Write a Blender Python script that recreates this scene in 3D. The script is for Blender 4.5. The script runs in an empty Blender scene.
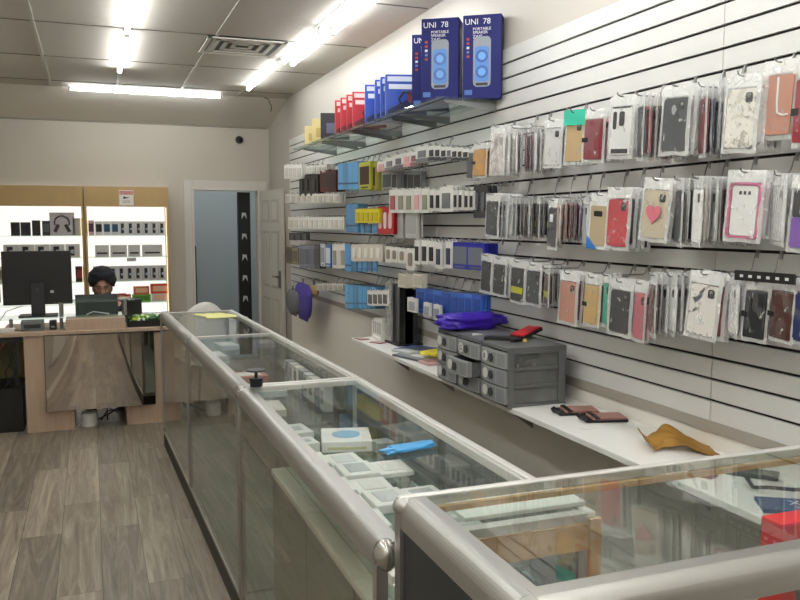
import bpy, bmesh, math, random
from mathutils import Vector, Matrix, Euler, noise
random.seed(11)
SC = bpy.context.scene
COL = SC.collection
# ------------------------------------------------------------------ camera
F = 813.0; H = 1.6
def vn(a): return Vector(a).normalized()
_v1 = vn((90-400, -(223-300), F))
_v2 = Vector((2554-400, -(223-300), F)); _v2 = (_v2 - _v1*(_v2.dot(_v1))).normalized()
_z = _v2.cross(_v1)
if _z[1] < 0: _z = -_z
RT = Matrix((_v2, _v1, _z))               # rows: room X, Y, Z seen in (right, up, forward)
def ray(x, y): return RT @ Vector(((x-400)/F, (300-y)/F, 1.0))
def onX(x, y, X): d = ray(x, y); t = X/d[0]; return Vector((X, d[1]*t, H+d[2]*t))
def onY(x, y, Y): d = ray(x, y); t = Y/d[1]; return Vector((d[0]*t, Y, H+d[2]*t))
def onZ(x, y, Z): d = ray(x, y); t = (Z-H)/d[2]; return Vector((d[0]*t, d[1]*t, Z))
cam = bpy.data.cameras.new('camera'); co = bpy.data.objects.new('camera', cam); COL.objects.link(co)
cam.sensor_width = 36; cam.lens = F/800*36; cam.clip_start = .02
r_, u_, f_ = RT @ Vector((1,0,0)), RT @ Vector((0,1,0)), RT @ Vector((0,0,1))
m = Matrix((r_, u_, -f_)).transposed().to_4x4(); m.translation = Vector((0,0,H))
co.matrix_world = m; SC.camera = co

# ------------------------------------------------------------------ materials
def hx(s):
    s = s.lstrip('#'); o = []
    for i in (0,2,4):
        c = int(s[i:i+2],16)/255; o.append(c/12.92 if c <= .04045 else ((c+.055)/1.055)**2.4)
    return (*o, 1)
MATS = {}
def nt(name):
    m = bpy.data.materials.new(name); m.use_nodes = True; n = m.node_tree; return m, n, n.nodes, n.links
def mat(name, col='#888888', rough=.5, metal=0, var=.06, scale=8, bump=0, spec=.5, stretch=None, coat=0):
    """plain surface with a gentle procedural variation of tone"""
    if name in MATS: return MATS[name]
    m, n, N, L = nt(name); b = N['Principled BSDF']
    b.inputs['Roughness'].default_value = rough; b.inputs['Metallic'].default_value = metal
    b.inputs['Specular IOR Level'].default_value = spec; b.inputs['Coat Weight'].default_value = coat
    tc = N.new('ShaderNodeTexCoord'); mp = N.new('ShaderNodeMapping'); ns = N.new('ShaderNodeTexNoise')
    L.new(tc.outputs['Object'], mp.inputs[0]); L.new(mp.outputs[0], ns.inputs['Vector'])
    if stretch: mp.inputs['Scale'].default_value = stretch
    ns.inputs['Scale'].default_value = scale; ns.inputs['Detail'].default_value = 4
    mx = N.new('ShaderNodeMix'); mx.data_type = 'RGBA'
    c = hx(col); mx.inputs[6].default_value = tuple(max(0,v*(1-var)) for v in c[:3])+(1,); mx.inputs[7].default_value = tuple(min(1,v*(1+var)) for v in c[:3])+(1,)
    L.new(ns.outputs['Fac'], mx.inputs[0]); L.new(mx.outputs[2], b.inputs['Base Color'])
    if bump:
        bp = N.new('ShaderNodeBump'); bp.inputs['Strength'].default_value = bump; bp.inputs['Distance'].default_value = .01
        L.new(ns.outputs['Fac'], bp.inputs['Height']); L.new(bp.outputs[0], b.inputs['Normal'])
    MATS[name] = m; return m
def emit(name, col, s):
    if name in MATS: return MATS[name]
    m, n, N, L = nt(name); e = N.new('ShaderNodeEmission'); e.inputs[0].default_value = hx(col); e.inputs[1].default_value = s
    L.new(e.outputs[0], N['Material Output'].inputs[0]); MATS[name] = m; return m
def glass(name, tint='#f2fbf8', refl=1.0, dirt=.0):
    if name in MATS: return MATS[name]
    m, n, N, L = nt(name); N.remove(N['Principled BSDF'])
    t = N.new('ShaderNodeBsdfTransparent'); t.inputs[0].default_value = hx(tint)
    g = N.new('ShaderNodeBsdfGlossy'); g.inputs['Roughness'].default_value = .015
    fr = N.new('ShaderNodeFresnel'); fr.inputs[0].default_value = 1.5
    mu = N.new('ShaderNodeMath'); mu.operation = 'MULTIPLY'; mu.inputs[1].default_value = refl; L.new(fr.outputs[0], mu.inputs[0])
    ge = N.new('ShaderNodeNewGeometry'); sb = N.new('ShaderNodeMath'); sb.operation = 'SUBTRACT'; sb.inputs[0].default_value = 1; L.new(ge.outputs['Backfacing'], sb.inputs[1])
    m0 = N.new('ShaderNodeMath'); m0.operation = 'MULTIPLY'; L.new(mu.outputs[0], m0.inputs[0]); L.new(sb.outputs[0], m0.inputs[1]); mu = m0
    mx = N.new('ShaderNodeMixShader'); L.new(mu.outputs[0], mx.inputs[0]); L.new(t.outputs[0], mx.inputs[1]); L.new(g.outputs[0], mx.inputs[2])
    out = mx.outputs[0]
    if dirt:
        d = N.new('ShaderNodeBsdfDiffuse'); d.inputs[0].default_value = hx('#d8dcd8')
        tc = N.new('ShaderNodeTexCoord'); ns = N.new('ShaderNodeTexNoise'); ns.inputs['Scale'].default_value = 6; ns.inputs['Detail'].default_value = 8
        L.new(tc.outputs['Object'], ns.inputs['Vector'])
        m2 = N.new('ShaderNodeMath'); m2.operation = 'MULTIPLY'; m2.inputs[1].default_value = dirt; L.new(ns.outputs['Fac'], m2.inputs[0])
        mx2 = N.new('ShaderNodeMixShader'); L.new(m2.outputs[0], mx2.inputs[0]); L.new(out, mx2.inputs[1]); L.new(d.outputs[0], mx2.inputs[2]); out = mx2.outputs[0]
    L.new(out, N['Material Output'].inputs[0]); MATS[name] = m; return m
def film(name, fac=.22, white='#f4f4f2', hi=.55, lo=None):
    """clear plastic bag: mostly see-through, with white creases and shine"""
    if name in MATS: return MATS[name]
    m, n, N, L = nt(name); N.remove(N['Principled BSDF'])
    t = N.new('ShaderNodeBsdfTransparent'); t.inputs[0].default_value = (.97,.97,.97,1)
    d = N.new('ShaderNodeBsdfPrincipled'); d.inputs['Base Color'].default_value = hx(white); d.inputs['Roughness'].default_value = .18
    tc = N.new('ShaderNodeTexCoord'); mp = N.new('ShaderNodeMapping'); mp.inputs['Scale'].default_value = (12,1,1.3)
    ns = N.new('ShaderNodeTexNoise'); ns.inputs['Scale'].default_value = 5.5; ns.inputs['Detail'].default_value = 2.5; ns.inputs['Distortion'].default_value = .8
    oi = N.new('ShaderNodeObjectInfo'); ad = N.new('ShaderNodeVectorMath'); ad.operation = 'ADD'
    L.new(tc.outputs['Object'], ad.inputs[0]); L.new(oi.outputs['Random'], ad.inputs[1]); L.new(ad.outputs[0], mp.inputs[0]); L.new(mp.outputs[0], ns.inputs['Vector'])
    cr = N.new('ShaderNodeValToRGB'); e = cr.color_ramp.elements
    e[0].position = .60; e[0].color = (fac,)*3+(1,); e[1].position = .74; e[1].color = (hi,)*3+(1,)
    bp = N.new('ShaderNodeBump'); bp.inputs['Strength'].default_value = .5; bp.inputs['Distance'].default_value = .03
    L.new(ns.outputs['Fac'], cr.inputs[0]); L.new(ns.outputs['Fac'], bp.inputs['Height']); L.new(bp.outputs[0], d.inputs['Normal'])
    mx = N.new('ShaderNodeMixShader'); L.new(cr.outputs[0], mx.inputs[0]); L.new(t.outputs[0], mx.inputs[1]); L.new(d.outputs[0], mx.inputs[2])
    L.new(mx.outputs[0], N['Material Output'].inputs[0]); MATS[name] = m; return m
def sprig(name, base, spots, scale=60, thr=.5, rough=.4):
    """printed pattern: coloured flecks on a plain ground"""
    if name in MATS: return MATS[name]
    m, n, N, L = nt(name); b = N['Principled BSDF']; b.inputs['Roughness'].default_value = rough
    tc = N.new('ShaderNodeTexCoord'); ns = N.new('ShaderNodeTexNoise'); ns.inputs['Scale'].default_value = scale; ns.inputs['Detail'].default_value = 5
    n2 = N.new('ShaderNodeTexNoise'); n2.inputs['Scale'].default_value = scale*.35
    L.new(tc.outputs['Object'], ns.inputs['Vector']); L.new(tc.outputs['Object'], n2.inputs['Vector'])
    cr = N.new('ShaderNodeValToRGB'); e = cr.color_ramp.elements; e[0].position = thr; e[0].color = (0,0,0,1); e[1].position = thr+.06; e[1].color = (1,1,1,1)
    c2 = N.new('ShaderNodeValToRGB'); c2.color_ramp.interpolation = 'CONSTANT'; c2.color_ramp.elements[0].color = hx(spots[0]); c2.color_ramp.elements[1].color = hx(spots[-1]); c2.color_ramp.elements[1].position = .52
    if len(spots) > 2: k = c2.color_ramp.elements.new(.46); k.color = hx(spots[1])
    mx = N.new('ShaderNodeMix'); mx.data_type = 'RGBA'; mx.inputs[6].default_value = hx(base)
    L.new(ns.outputs['Fac'], cr.inputs[0]); L.new(n2.outputs['Fac'], c2.inputs[0]); L.new(cr.outputs[0], mx.inputs[0]); L.new(c2.outputs[0], mx.inputs[7]); L.new(mx.outputs[2], b.inputs['Base Color'])
    MATS[name] = m; return m
def wood(name, c1, c2, stretch=(1,12,12), scale=4, rough=.45):
    if name in MATS: return MATS[name]
    m, n, N, L = nt(name); b = N['Principled BSDF']; b.inputs['Roughness'].default_value = rough
    tc = N.new('ShaderNodeTexCoord'); mp = N.new('ShaderNodeMapping'); mp.inputs['Scale'].default_value = stretch
    ns = N.new('ShaderNodeTexNoise'); ns.inputs['Scale'].default_value = scale; ns.inputs['Detail'].default_value = 8; ns.inputs['Distortion'].default_value = .5
    mx = N.new('ShaderNodeMix'); mx.data_type = 'RGBA'; mx.inputs[6].default_value = hx(c1); mx.inputs[7].default_value = hx(c2)
    L.new(tc.outputs['Object'], mp.inputs[0]); L.new(mp.outputs[0], ns.inputs['Vector']); L.new(ns.outputs['Fac'], mx.inputs[0]); L.new(mx.outputs[2], b.inputs['Base Color'])
    MATS[name] = m; return m
def floor_mat():
    m, n, N, L = nt('grey oak planks'); b = N['Principled BSDF']
    tc = N.new('ShaderNodeTexCoord'); sp = N.new('ShaderNodeSeparateXYZ'); cb = N.new('ShaderNodeCombineXYZ')
    L.new(tc.outputs['Object'], sp.inputs[0]); L.new(sp.outputs['Y'], cb.inputs['X']); L.new(sp.outputs['X'], cb.inputs['Y'])
    br = N.new('ShaderNodeTexBrick'); L.new(cb.outputs[0], br.inputs['Vector'])
    br.inputs['Scale'].default_value = 1; br.inputs['Brick Width'].default_value = 1.22; br.inputs['Row Height'].default_value = .19
    br.inputs['Mortar Size'].default_value = .0014; br.inputs['Mortar Smooth'].default_value = .3; br.offset = .37; br.offset_frequency = 2
    br.inputs['Color1'].default_value = (0,0,0,1); br.inputs['Color2'].default_value = (1,1,1,1); br.inputs['Mortar'].default_value = (.5,.5,.5,1)
    # a per-plank shift of the grain
    vm = N.new('ShaderNodeVectorMath'); vm.operation = 'MULTIPLY_ADD'
    sh = N.new('ShaderNodeVectorMath'); sh.operation = 'SCALE'; sh.inputs['Scale'].default_value = 13; L.new(br.outputs['Color'], sh.inputs[0])
    L.new(cb.outputs[0], vm.inputs[0]); vm.inputs[1].default_value = (.9, 11, 1); L.new(sh.outputs[0], vm.inputs[2])
    ns = N.new('ShaderNodeTexNoise'); ns.inputs['Scale'].default_value = 1.3; ns.inputs['Detail'].default_value = 7; ns.inputs['Distortion'].default_value = 2.2; ns.inputs['Roughness'].default_value = .65
    L.new(vm.outputs[0], ns.inputs['Vector'])
    g = N.new('ShaderNodeValToRGB'); e = g.color_ramp.elements; e[0].position = .3; e[0].color = hx('#685d50'); e[1].position = .72; e[1].color = hx('#aa9e8d')
    k = g.color_ramp.elements.new(.5); k.color = hx('#897d6e'); L.new(ns.outputs['Fac'], g.inputs[0])
    tone = N.new('ShaderNodeMapRange'); tone.inputs['To Min'].default_value = .62; tone.inputs['To Max'].default_value = 1.2; L.new(br.outputs['Color'], tone.inputs['Value'])
    mu = N.new('ShaderNodeVectorMath'); mu.operation = 'SCALE'; L.new(g.outputs[0], mu.inputs[0]); L.new(tone.outputs[0], mu.inputs['Scale'])
    mx = N.new('ShaderNodeMix'); mx.data_type = 'RGBA'; mx.inputs[7].default_value = hx('#2c2722'); L.new(br.outputs['Fac'], mx.inputs[0]); L.new(mu.outputs[0], mx.inputs[6])
    L.new(mx.outputs[2], b.inputs['Base Color']); b.inputs['Roughness'].default_value = .42
    bp = N.new('ShaderNodeBump'); bp.inputs['Strength'].default_value = .25; bp.inputs['Distance'].default_value = .004; L.new(ns.outputs['Fac'], bp.inputs['Height']); L.new(bp.outputs[0], b.inputs['Normal'])
    return m
def pmat(col, rough=.45): return mat('plastic '+col, col, rough, var=.05, scale=20)
WHITE = mat('white paint', '#dcd8d0', .6, var=.02, scale=2)
WALLR = mat('wall paint', '#c2bbaf', .65, var=.03, scale=1.5, bump=.02)
WALLL = mat('lower wall paint', '#e4e0d8', .7, var=.03, scale=2)
CEIL = mat('ceiling tile', '#bdb7ae', .85, var=.05, scale=18, bump=.12)
TBAR = mat('ceiling bar', '#b9b4ac', .5, var=.02)
SLAT = mat('slat board', '#cecdca', .32, var=.02, scale=1.2)
GROOVE = mat('slat groove', '#17110d', .8, var=.1)
ALU = mat('brushed aluminium', '#a4a29e', .40, .9, var=.04, scale=10, stretch=(30,1,30))
ALUW = mat('satin white aluminium', '#d6d4d0', .35, .35, var=.03)
CHROME = mat('chrome', '#a8a6a2', .25, 1.0, var=.03)
STEEL = mat('steel wire', '#9a9a9a', .3, .9, var=.05)
GLASS = glass('showcase glass', '#fafbfa', .75, .02)
GLASSF = glass('front glass', '#f1f1ec', 1.25, .012)
GSHELF = glass('glass shelf', '#ecf5f2', 1.0, .06)
BLACK = pmat('#101012', .4); DARK = pmat('#24262a', .45)
BAG = film('clear bag', .07, hi=.55); BAGTOP = film('bag header', .5, hi=.9); BAGFR = film('milky bag', .30, hi=.7)
OAK = wood('pale oak laminate', '#b59a80', '#cdb59b', (12,12,1), 3)
TAN = wood('tan board', '#a98c5c', '#b89a68', (3,1,1), 4)
DESKW = wood('pinkish oak laminate', '#a68d77', '#c2a994', (14,14,1.2), 3)

# ------------------------------------------------------------------ mesh builder
class MB:
    def __init__(s): s.v = []; s.f = []; s.m = []; s.s = []
    def add(s, vs, fs, mi=0, sm=False, M=None):
        k = len(s.v)
        for p in vs: p = Vector(p); s.v.append(M @ p if M else p)
        for f in fs: s.f.append([i+k for i in f]); s.m.append(mi); s.s.append(sm)
        return s
    def box(s, x0, x1, y0, y1, z0, z1, mi=0, M=None):
        vs = [(x,y,z) for x in (x0,x1) for y in (y0,y1) for z in (z0,z1)]
        return s.add(vs, [(0,1,3,2),(4,6,7,5),(0,4,5,1),(2,3,7,6),(0,2,6,4),(1,5,7,3)], mi, False, M)
    def rbox(s, x0, x1, y0, y1, z0, z1, r, mi=0, M=None, n=3, axis='z'):
        """box with rounded corners in the plane across the axis"""
        A = {'z':(0,1,2),'x':(1,2,0),'y':(0,2,1)}[axis]; lo = (x0,y0,z0); hi = (x1,y1,z1)
        a0,a1,b0,b1,c0,c1 = lo[A[0]],hi[A[0]],lo[A[1]],hi[A[1]],lo[A[2]],hi[A[2]]
        pts = []
        for (cx,cy,st) in ((a1-r,b1-r,0),(a0+r,b1-r,90),(a0+r,b0+r,180),(a1-r,b0+r,270)):
            for i in range(n+1):
                t = math.radians(st+90*i/n); pts.append((cx+r*math.cos(t), cy+r*math.sin(t)))
        def mk(a,b,c):
            p = [0,0,0]; p[A[0]] = a; p[A[1]] = b; p[A[2]] = c; return p
        N_ = len(pts); vs = [mk(a,b,c0) for a,b in pts]+[mk(a,b,c1) for a,b in pts]
        fs = [(i,(i+1)%N_,(i+1)%N_+N_,i+N_) for i in range(N_)]
        s.add(vs, fs, mi, False, M); s.add(vs, [list(range(N_))[::-1], list(range(N_,2*N_))], mi, False, M); return s
    def cyl(s, p0, p1, r, n=12, mi=0, r1=None, M=None, caps=True, sm=True):
        p0 = Vector(p0); p1 = Vector(p1); d = (p1-p0).normalized(); r1 = r if r1 is None else r1
        a = d.orthogonal().normalized(); b = d.cross(a)
        ring = lambda p, q: [p+(a*math.cos(2*math.pi*i/n)+b*math.sin(2*math.pi*i/n))*q for i in range(n)]
        vs = ring(p0,r)+ring(p1,r1)
        s.add(vs, [(i,(i+1)%n,(i+1)%n+n,i+n) for i in range(n)], mi, sm, M)
        if caps: s.add(vs, [list(range(n))[::-1], list(range(n,2*n))], mi, False, M)
        return s
    def tube(s, path, r, n=8, mi=0, M=None):
        P = [Vector(p) for p in path]; vs = []; prev = None
        for i, p in enumerate(P):
            d = (P[min(i+1,len(P)-1)]-P[max(i-1,0)]).normalized()
            a = d.orthogonal().normalized() if prev is None else (prev - d*prev.dot(d)).normalized()
            prev = a; b = d.cross(a)
            vs += [p+(a*math.cos(2*math.pi*k/n)+b*math.sin(2*math.pi*k/n))*r for k in range(n)]
        fs = [(i*n+k, i*n+(k+1)%n, (i+1)*n+(k+1)%n, (i+1)*n+k) for i in range(len(P)-1) for k in range(n)]
        s.add(vs, fs, mi, True, M); s.add(vs, [list(range(n))[::-1], list(range(len(vs)-n,len(vs)))], mi, False, M); return s
    def grid(s, fn, nu, nv, mi=0, sm=True, M=None, mifn=None):
        vs = [fn(i/nu, j/nv) for j in range(nv+1) for i in range(nu+1)]
        if mifn is None: return s.add(vs, [(j*(nu+1)+i, j*(nu+1)+i+1, (j+1)*(nu+1)+i+1, (j+1)*(nu+1)+i) for j in range(nv) for i in range(nu)], mi, sm, M)
        k = len(s.v); s.add(vs, [], mi, sm, M)
        for j in range(nv):
            for i in range(nu):
                s.f.append([k+j*(nu+1)+i, k+j*(nu+1)+i+1, k+(j+1)*(nu+1)+i+1, k+(j+1)*(nu+1)+i]); s.m.append(mifn((i+.5)/nu,(j+.5)/nv)); s.s.append(sm)
        return s
    def ball(s, c, rx, ry, rz, mi=0, nu=20, nv=12, M=None):
        c = Vector(c)
        return s.grid(lambda u,v: c+Vector((rx*math.cos(2*math.pi*u)*math.sin(math.pi*v), ry*math.sin(2*math.pi*u)*math.sin(math.pi*v), rz*math.cos(math.pi*v))), nu, nv, mi, True, M)
    def prism(s, pts, t0, t1, axis='x', mi=0, M=None):
        mk = {'x': lambda a,b,c:(c,a,b), 'y': lambda a,b,c:(a,c,b), 'z': lambda a,b,c:(a,b,c)}[axis]; n = len(pts)
        vs = [mk(a,b,t0) for a,b in pts]+[mk(a,b,t1) for a,b in pts]
        s.add(vs, [(i,(i+1)%n,(i+1)%n+n,i+n) for i in range(n)]+[list(range(n))[::-1], list(range(n,2*n))], mi, False, M); return s
    def mesh(s, name, mats):
        me = bpy.data.meshes.new(name); me.from_pydata([tuple(p) for p in s.v], [], s.f)
        for q in (mats if isinstance(mats,(list,tuple)) else [mats]): me.materials.append(q)
        me.polygons.foreach_set('material_index', s.m); me.polygons.foreach_set('use_smooth', s.s)
        bm = bmesh.new(); bm.from_mesh(me); bmesh.ops.recalc_face_normals(bm, faces=bm.faces); bm.to_mesh(me); bm.free(); me.update(); return me
    def build(s, name, mats, parent=None, loc=None, rot=None):
        return link(name, s.mesh(name, mats), parent, loc, rot)
def link(name, me, parent=None, loc=None, rot=None):
    o = bpy.data.objects.new(name, me); COL.objects.link(o)
    if parent: o.parent = parent
    if loc is not None: o.location = loc
    if rot is not None: o.rotation_euler = rot
    return o
def bevel(o, w=.002, seg=2):
    b = o.modifiers.new('bevel','BEVEL'); b.width = w; b.segments = seg; b.limit_method = 'ANGLE'; b.angle_limit = .6; return o
def tag(o, label, cat, group=None):
    if len(label.split()) > 16: print('LONG', len(label.split()), label)
    o['label'] = label; o['category'] = cat
    if group: o['group'] = group
    return o
def struct(o): o['kind'] = 'structure'; return o
def empty(name, loc, label, cat, group=None, rz=0):
    o = link(name, None, None, loc, (0,0,rz)); o.empty_display_size = .05; return tag(o, label, cat, group)
def lettering(txt, size, parent, loc, rot, m, name='lettering', depth=.0004, align='LEFT'):
    """printed words, turned into a plain mesh"""
    c = bpy.data.curves.new(name, 'FONT'); c.body = txt; c.size = size; c.extrude = depth; c.align_x = align; c.resolution_u = 3
    o = bpy.data.objects.new(name, c); me = o.to_mesh().copy() if False else bpy.data.meshes.new_from_object(o)
    bpy.data.objects.remove(o); me.materials.clear(); me.materials.append(m)
    return link(name, me, parent, loc, rot)

# ------------------------------------------------------------------ the room
WX, BY, CZ = 2.04, 9.9, 2.95
LX, FY = -1.12, -2.6
fl = struct(MB().box(LX-.1, WX+1.2, FY-.1, BY+2.6, -.05, 0).build('floor', floor_mat()))
# ceiling board with the sloping bulkhead at the back
struct(MB().box(LX, WX+.1, FY, 8.9, CZ, CZ+.06).build('ceiling', CEIL))
bars = MB()
x = -.317-.61
while x < WX: bars.box(x-.012, x+.012, FY, 8.9, CZ-.006, CZ+.001); x += .61
y = 6.1-1.22*7
while y < 8.9: bars.box(LX, WX, y-.006, y+.006, CZ-.004, CZ+.001, 1); y += 1.22
struct(bars.build('trim_1', [TBAR, mat('ceiling joint', '#6b655d', .8)]))
slope = MB().prism([(8.9,CZ),(BY+.0,2.74),(BY+.0,CZ+.1),(8.9,CZ+.06)], LX, WX+.05, 'x'); struct(slope.build('trim_2', WHITE))
struct(MB().box(LX, WX, BY-.004, BY, 2.725, 2.742).build('trim_3', mat('bulkhead joint', '#8f8a80', .8)))
# back wall with the doorway
dx0, dx1, dz = 1.137, 1.92, 2.0
wb = MB().box(LX, dx0, BY, BY+.12, 0, CZ+.1).box(dx1, WX+.1, BY, BY+.12, 0, CZ+.1).box(dx0, dx1, BY, BY+.12, dz, CZ+.1)
struct(wb.build('wall_back', WALLR))
struct(MB().box(LX-.1, LX, FY, BY+.12, 0, CZ+.1).build('wall_left', WALLR))
struct(MB().box(LX, WX+.1, FY-.1, FY, 0, CZ+.1).build('wall_front', WALLR))
struct(MB().box(WX+.02, WX+.12, FY, BY, 0, CZ+.1).build('wall_right', mat('grey wall paint', '#b5afa7', .6, var=.03, scale=2)))
# the hall seen through the doorway
hall = mat('blue grey hall paint', '#bcc6ca', .7, var=.02, scale=1)
hb = MB().box(.2, 3.1, BY+2.4, BY+2.5, 0, 2.8).box(.1, .2, BY+.12, BY+2.5, 0, 2.8).box(3.1, 3.2, BY+.12, BY+2.5, 0, 2.8)
struct(hb.build('wall_hall', hall)); struct(MB().box(.1, 3.2, BY+.12, BY+2.5, 2.8, 2.86).build('ceiling_hall', CEIL))
# door casing
cas = MB().box(dx0-.1, dx0, BY-.02, BY, 0, dz+.1).box(dx1, dx1+.1, BY-.02, BY, 0, dz+.1).box(dx0, dx1, BY-.02, BY, dz, dz+.1)
cas.box(dx0-.012, dx0+.015, BY-.03, BY+.12, 0, dz).box(dx1-.015, dx1+.012, BY-.03, BY+.12, 0, dz).box(dx0-.012, dx1+.012, BY-.03, BY+.12, dz-.015, dz+.012)
struct(bevel(cas.build('trim_4', mat('door casing', '#d2cdc5', .4, var=.02)), .004))
# the open six-panel door leaf (hinged on the right, swung into the shop)
DW = .80
leaf = MB().box(0, .04, 0, DW, 0, 1.97, 0)
for (a,b,c,d) in ((.1,.36,.16,.72),(.44,.70,.16,.72),(.1,.36,.84,1.5),(.44,.70,.84,1.5),(.1,.36,1.6,1.86),(.44,.70,1.6,1.86)):
    leaf.box(.04, .046, a, b, c, d, 1).box(.046, .05, a+.03, b-.03, c+.03, d-.03, 0)
door = struct(bevel(leaf.build('door_1', [mat('door paint', '#c9c6bd', .4, var=.02), mat('door panel bead', '#b3b0a7', .4, var=.02)], None, (1.97, BY-.045, .01), (0,0,math.pi+.10)), .003))
# leaf local +Y points back to the hinge side: handle near the free end
hd = MB().box(0, .006, -.03, .03, -.1, .1).cyl((.005,0,.03),(.05,0,.03),.012).box(.04,.055,-.12,.01,.02,.04)
h = hd.build('door_handle', mat('door handle steel', '#8b857a', .3, .9), door, (.041, DW-.07, .95))
# black shelving posts seen in the hall
for k,(px,x0) in enumerate(((0,1.175),(1,1.80))):
    t = empty('hall_rack', (x0, BY+.35, 0), ('narrow black rack standing inside the doorway on its left edge','tall black rack with white stickers inside the doorway beside the open door')[k], 'rack')
    MB().box(-.03 if k==0 else -.075, .03 if k==0 else .075, -.04, .04, 0, 1.32 if k==0 else 1.98).build('rack_panel', BLACK, t)
    if k:
        for j in range(6):
            MB().prism([(-.035,0),(.0,.05),(.03,.0),(.02,.075),(-.03,.08)], -.046, -.04, 'y').build('sticker', pmat('#c8c8cc'), t, (0,0,.35+j*.26))
# slat panelling on the right wall: boards with open grooves, three panels
GZ = [.974+.0762*k for k in range(20)]
seams = [-.17, 2.265, 4.71, 7.15, 8.75]
for k in range(4):
    y0, y1 = seams[k]+.0015, seams[k+1]-.0015
    b = MB().box(WX+.012, WX+.02, y0, y1, .90, 2.497, 1)
    edges = [.90]+GZ+[2.497]
    for i in range(len(edges)-1):
        a = edges[i]+(.0052 if i else 0); c = edges[i+1]-(.0052 if i < len(edges)-2 else 0)
        b.box(WX, WX+.0125, y0, y1, a, c, 0)
    struct(b.build('trim_%d' % (5+k), [SLAT, GROOVE]))
struct(MB().box(WX-.004, WX+.02, -.17, 8.75, .86, .90).build('trim_9', mat('slat foot strip', '#9d968c', .5)))
struct(MB().box(WX+.006, WX+.02, -.17, 8.75, 0, .86).build('wall_right_lower', WALLL))
# baseboards
struct(MB().box(LX, dx0-.1, BY-.015, BY, 0, .1).build('baseboard_back', WHITE)); struct(MB().box(LX, LX+.015, FY, BY-.015, 0, .1).build('baseboard_left', WHITE))
# left wall: panelled doors/white boards that the desk mirror shows
for k in range(5):
    y0 = -1.5+k*1.3
    b = MB().box(LX, LX+.02, y0, y0+1.2, .35, .95, 0).box(LX, LX+.02, y0, y0+1.2, 1.0, 1.6, 0)
    struct(b.build('trim_%d' % (10+k), WHITE))

# ------------------------------------------------------------------ lamps
TUBE = emit('lit tube', '#f6f9f7', 50); TUBES = emit('lit tube beside the wall', '#f6f9f7', 30)
def tube_light(p0, p1, z, label, group=None):
    a = Vector((*p0, z)); b = Vector((*p1, z)); t = empty('tube_light', (a+b)/2, label, 'light', group)
    d = (b-a)/2; u = d.normalized()
    MB().cyl(-d+u*.02, d-u*.02, .016, 10).build('tube', TUBES if 1.5 < p0[0] < 1.7 and p0[1] > 4 else TUBE, t)
    n = Vector((-u.y,u.x,0))
    hs = MB()
    L_ = d.length; R = Matrix((u,n,Vector((0,0,1)))).transposed().to_4x4()
    hs.box(-L_, L_, -.017, .017, .018, CZ-.001-z if z > 2.85 else .06, 0, R).box(-L_, -L_+.025, -.018, .018, -.018, .02, 0, R).box(L_-.025, L_, -.018, .018, -.018, .02, 0, R)
    hs.build('lamp_housing', ALUW, t); return t
G1 = 'tube lights on the shop ceiling'
tube_light((.285,7.66),(.285,6.16), 2.92, 'far tube of the centre ceiling row, pointing at the rear wall', G1)
tube_light((.285,6.10),(.285,4.60), 2.92, 'second tube of the centre ceiling row cut by the top frame edge', G1)
tube_light((-.16,8.80),(1.34,8.80), 2.92, 'long white tube light running crosswise along the ceiling edge before the rear wall', G1)
tube_light((1.51,8.22),(1.51,6.80), 2.92, 'farthest tube of the right ceiling rows, beside the air vent', G1)
tube_light((1.535,6.74),(1.535,5.60), 2.92, 'left one of the middle pair of ceiling tubes near the slat wall', G1)
tube_light((1.625,6.82),(1.625,5.62), 2.92, 'right one of the middle pair of ceiling tubes near the slat wall', G1)
tube_light((1.535,5.55),(1.535,4.1), 2.92, 'left one of the nearest pair of ceiling tubes near the slat wall', G1)
tube_light((1.625,5.57),(1.625,4.1), 2.92, 'right one of the nearest pair of ceiling tubes near the slat wall', G1)
for y in (3.5, 1.9, .3, -1.3):
    for x in (.285, 1.55, -.62):
        if x == .285 and y == 3.5: y_ = 3.8
        else: y_ = y
        tube_light((x,y_),(x,y_-1.45), 2.92, 'ceiling tube light outside the picture, above the front of the shop', 'tube lights of the front of the shop')
tube_light((2.4,BY+1.2),(.9,BY+1.2), 2.74, 'added unseen tube light brightening the hall behind the doorway')  # unseen tube, added to brighten the dark hall
# vent
vt = empty('ceiling_vent', (1.13, 6.38, CZ-.001), 'square white louvred air vent set in the ceiling left of the tube lights', 'vent')
MB().box(-.29,.29,-.29,.29,-.004,.0).build('vent_back', DARK, vt)
for k, q in enumerate((.29,.22,.15,.08)):
    f = MB()
    for (a,b,c,d) in ((-q,q,-q,-q+.03),(-q,q,q-.03,q),(-q,-q+.03,-q,q),(q-.03,q,-q,q)): f.box(a,b,c,d,-.02+.003*k,-.012+.003*k)
    f.build('vent_frame', WHITE, vt)
# camera dome and loose wire
cd = empty('dome_camera', (1.70, BY, 2.59), 'small black security camera on the rear wall above the doorway', 'camera')
MB().cyl((0,0,0),(0,-.02,0),.045,16).build('mount', DARK, cd); MB().ball((0,-.03,0),.036,.036,.036).build('lens_dome', BLACK, cd)
tag(MB().tube([(1.80,8.86,2.945),(1.85,8.86,2.93),(1.86,8.87,2.89),(1.88,8.86,2.85),(1.87,8.87,2.80)],.004).build('loose_wire', BLACK), 'loose black wire dangling from the ceiling edge at the rear corner', 'wire')

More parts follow.
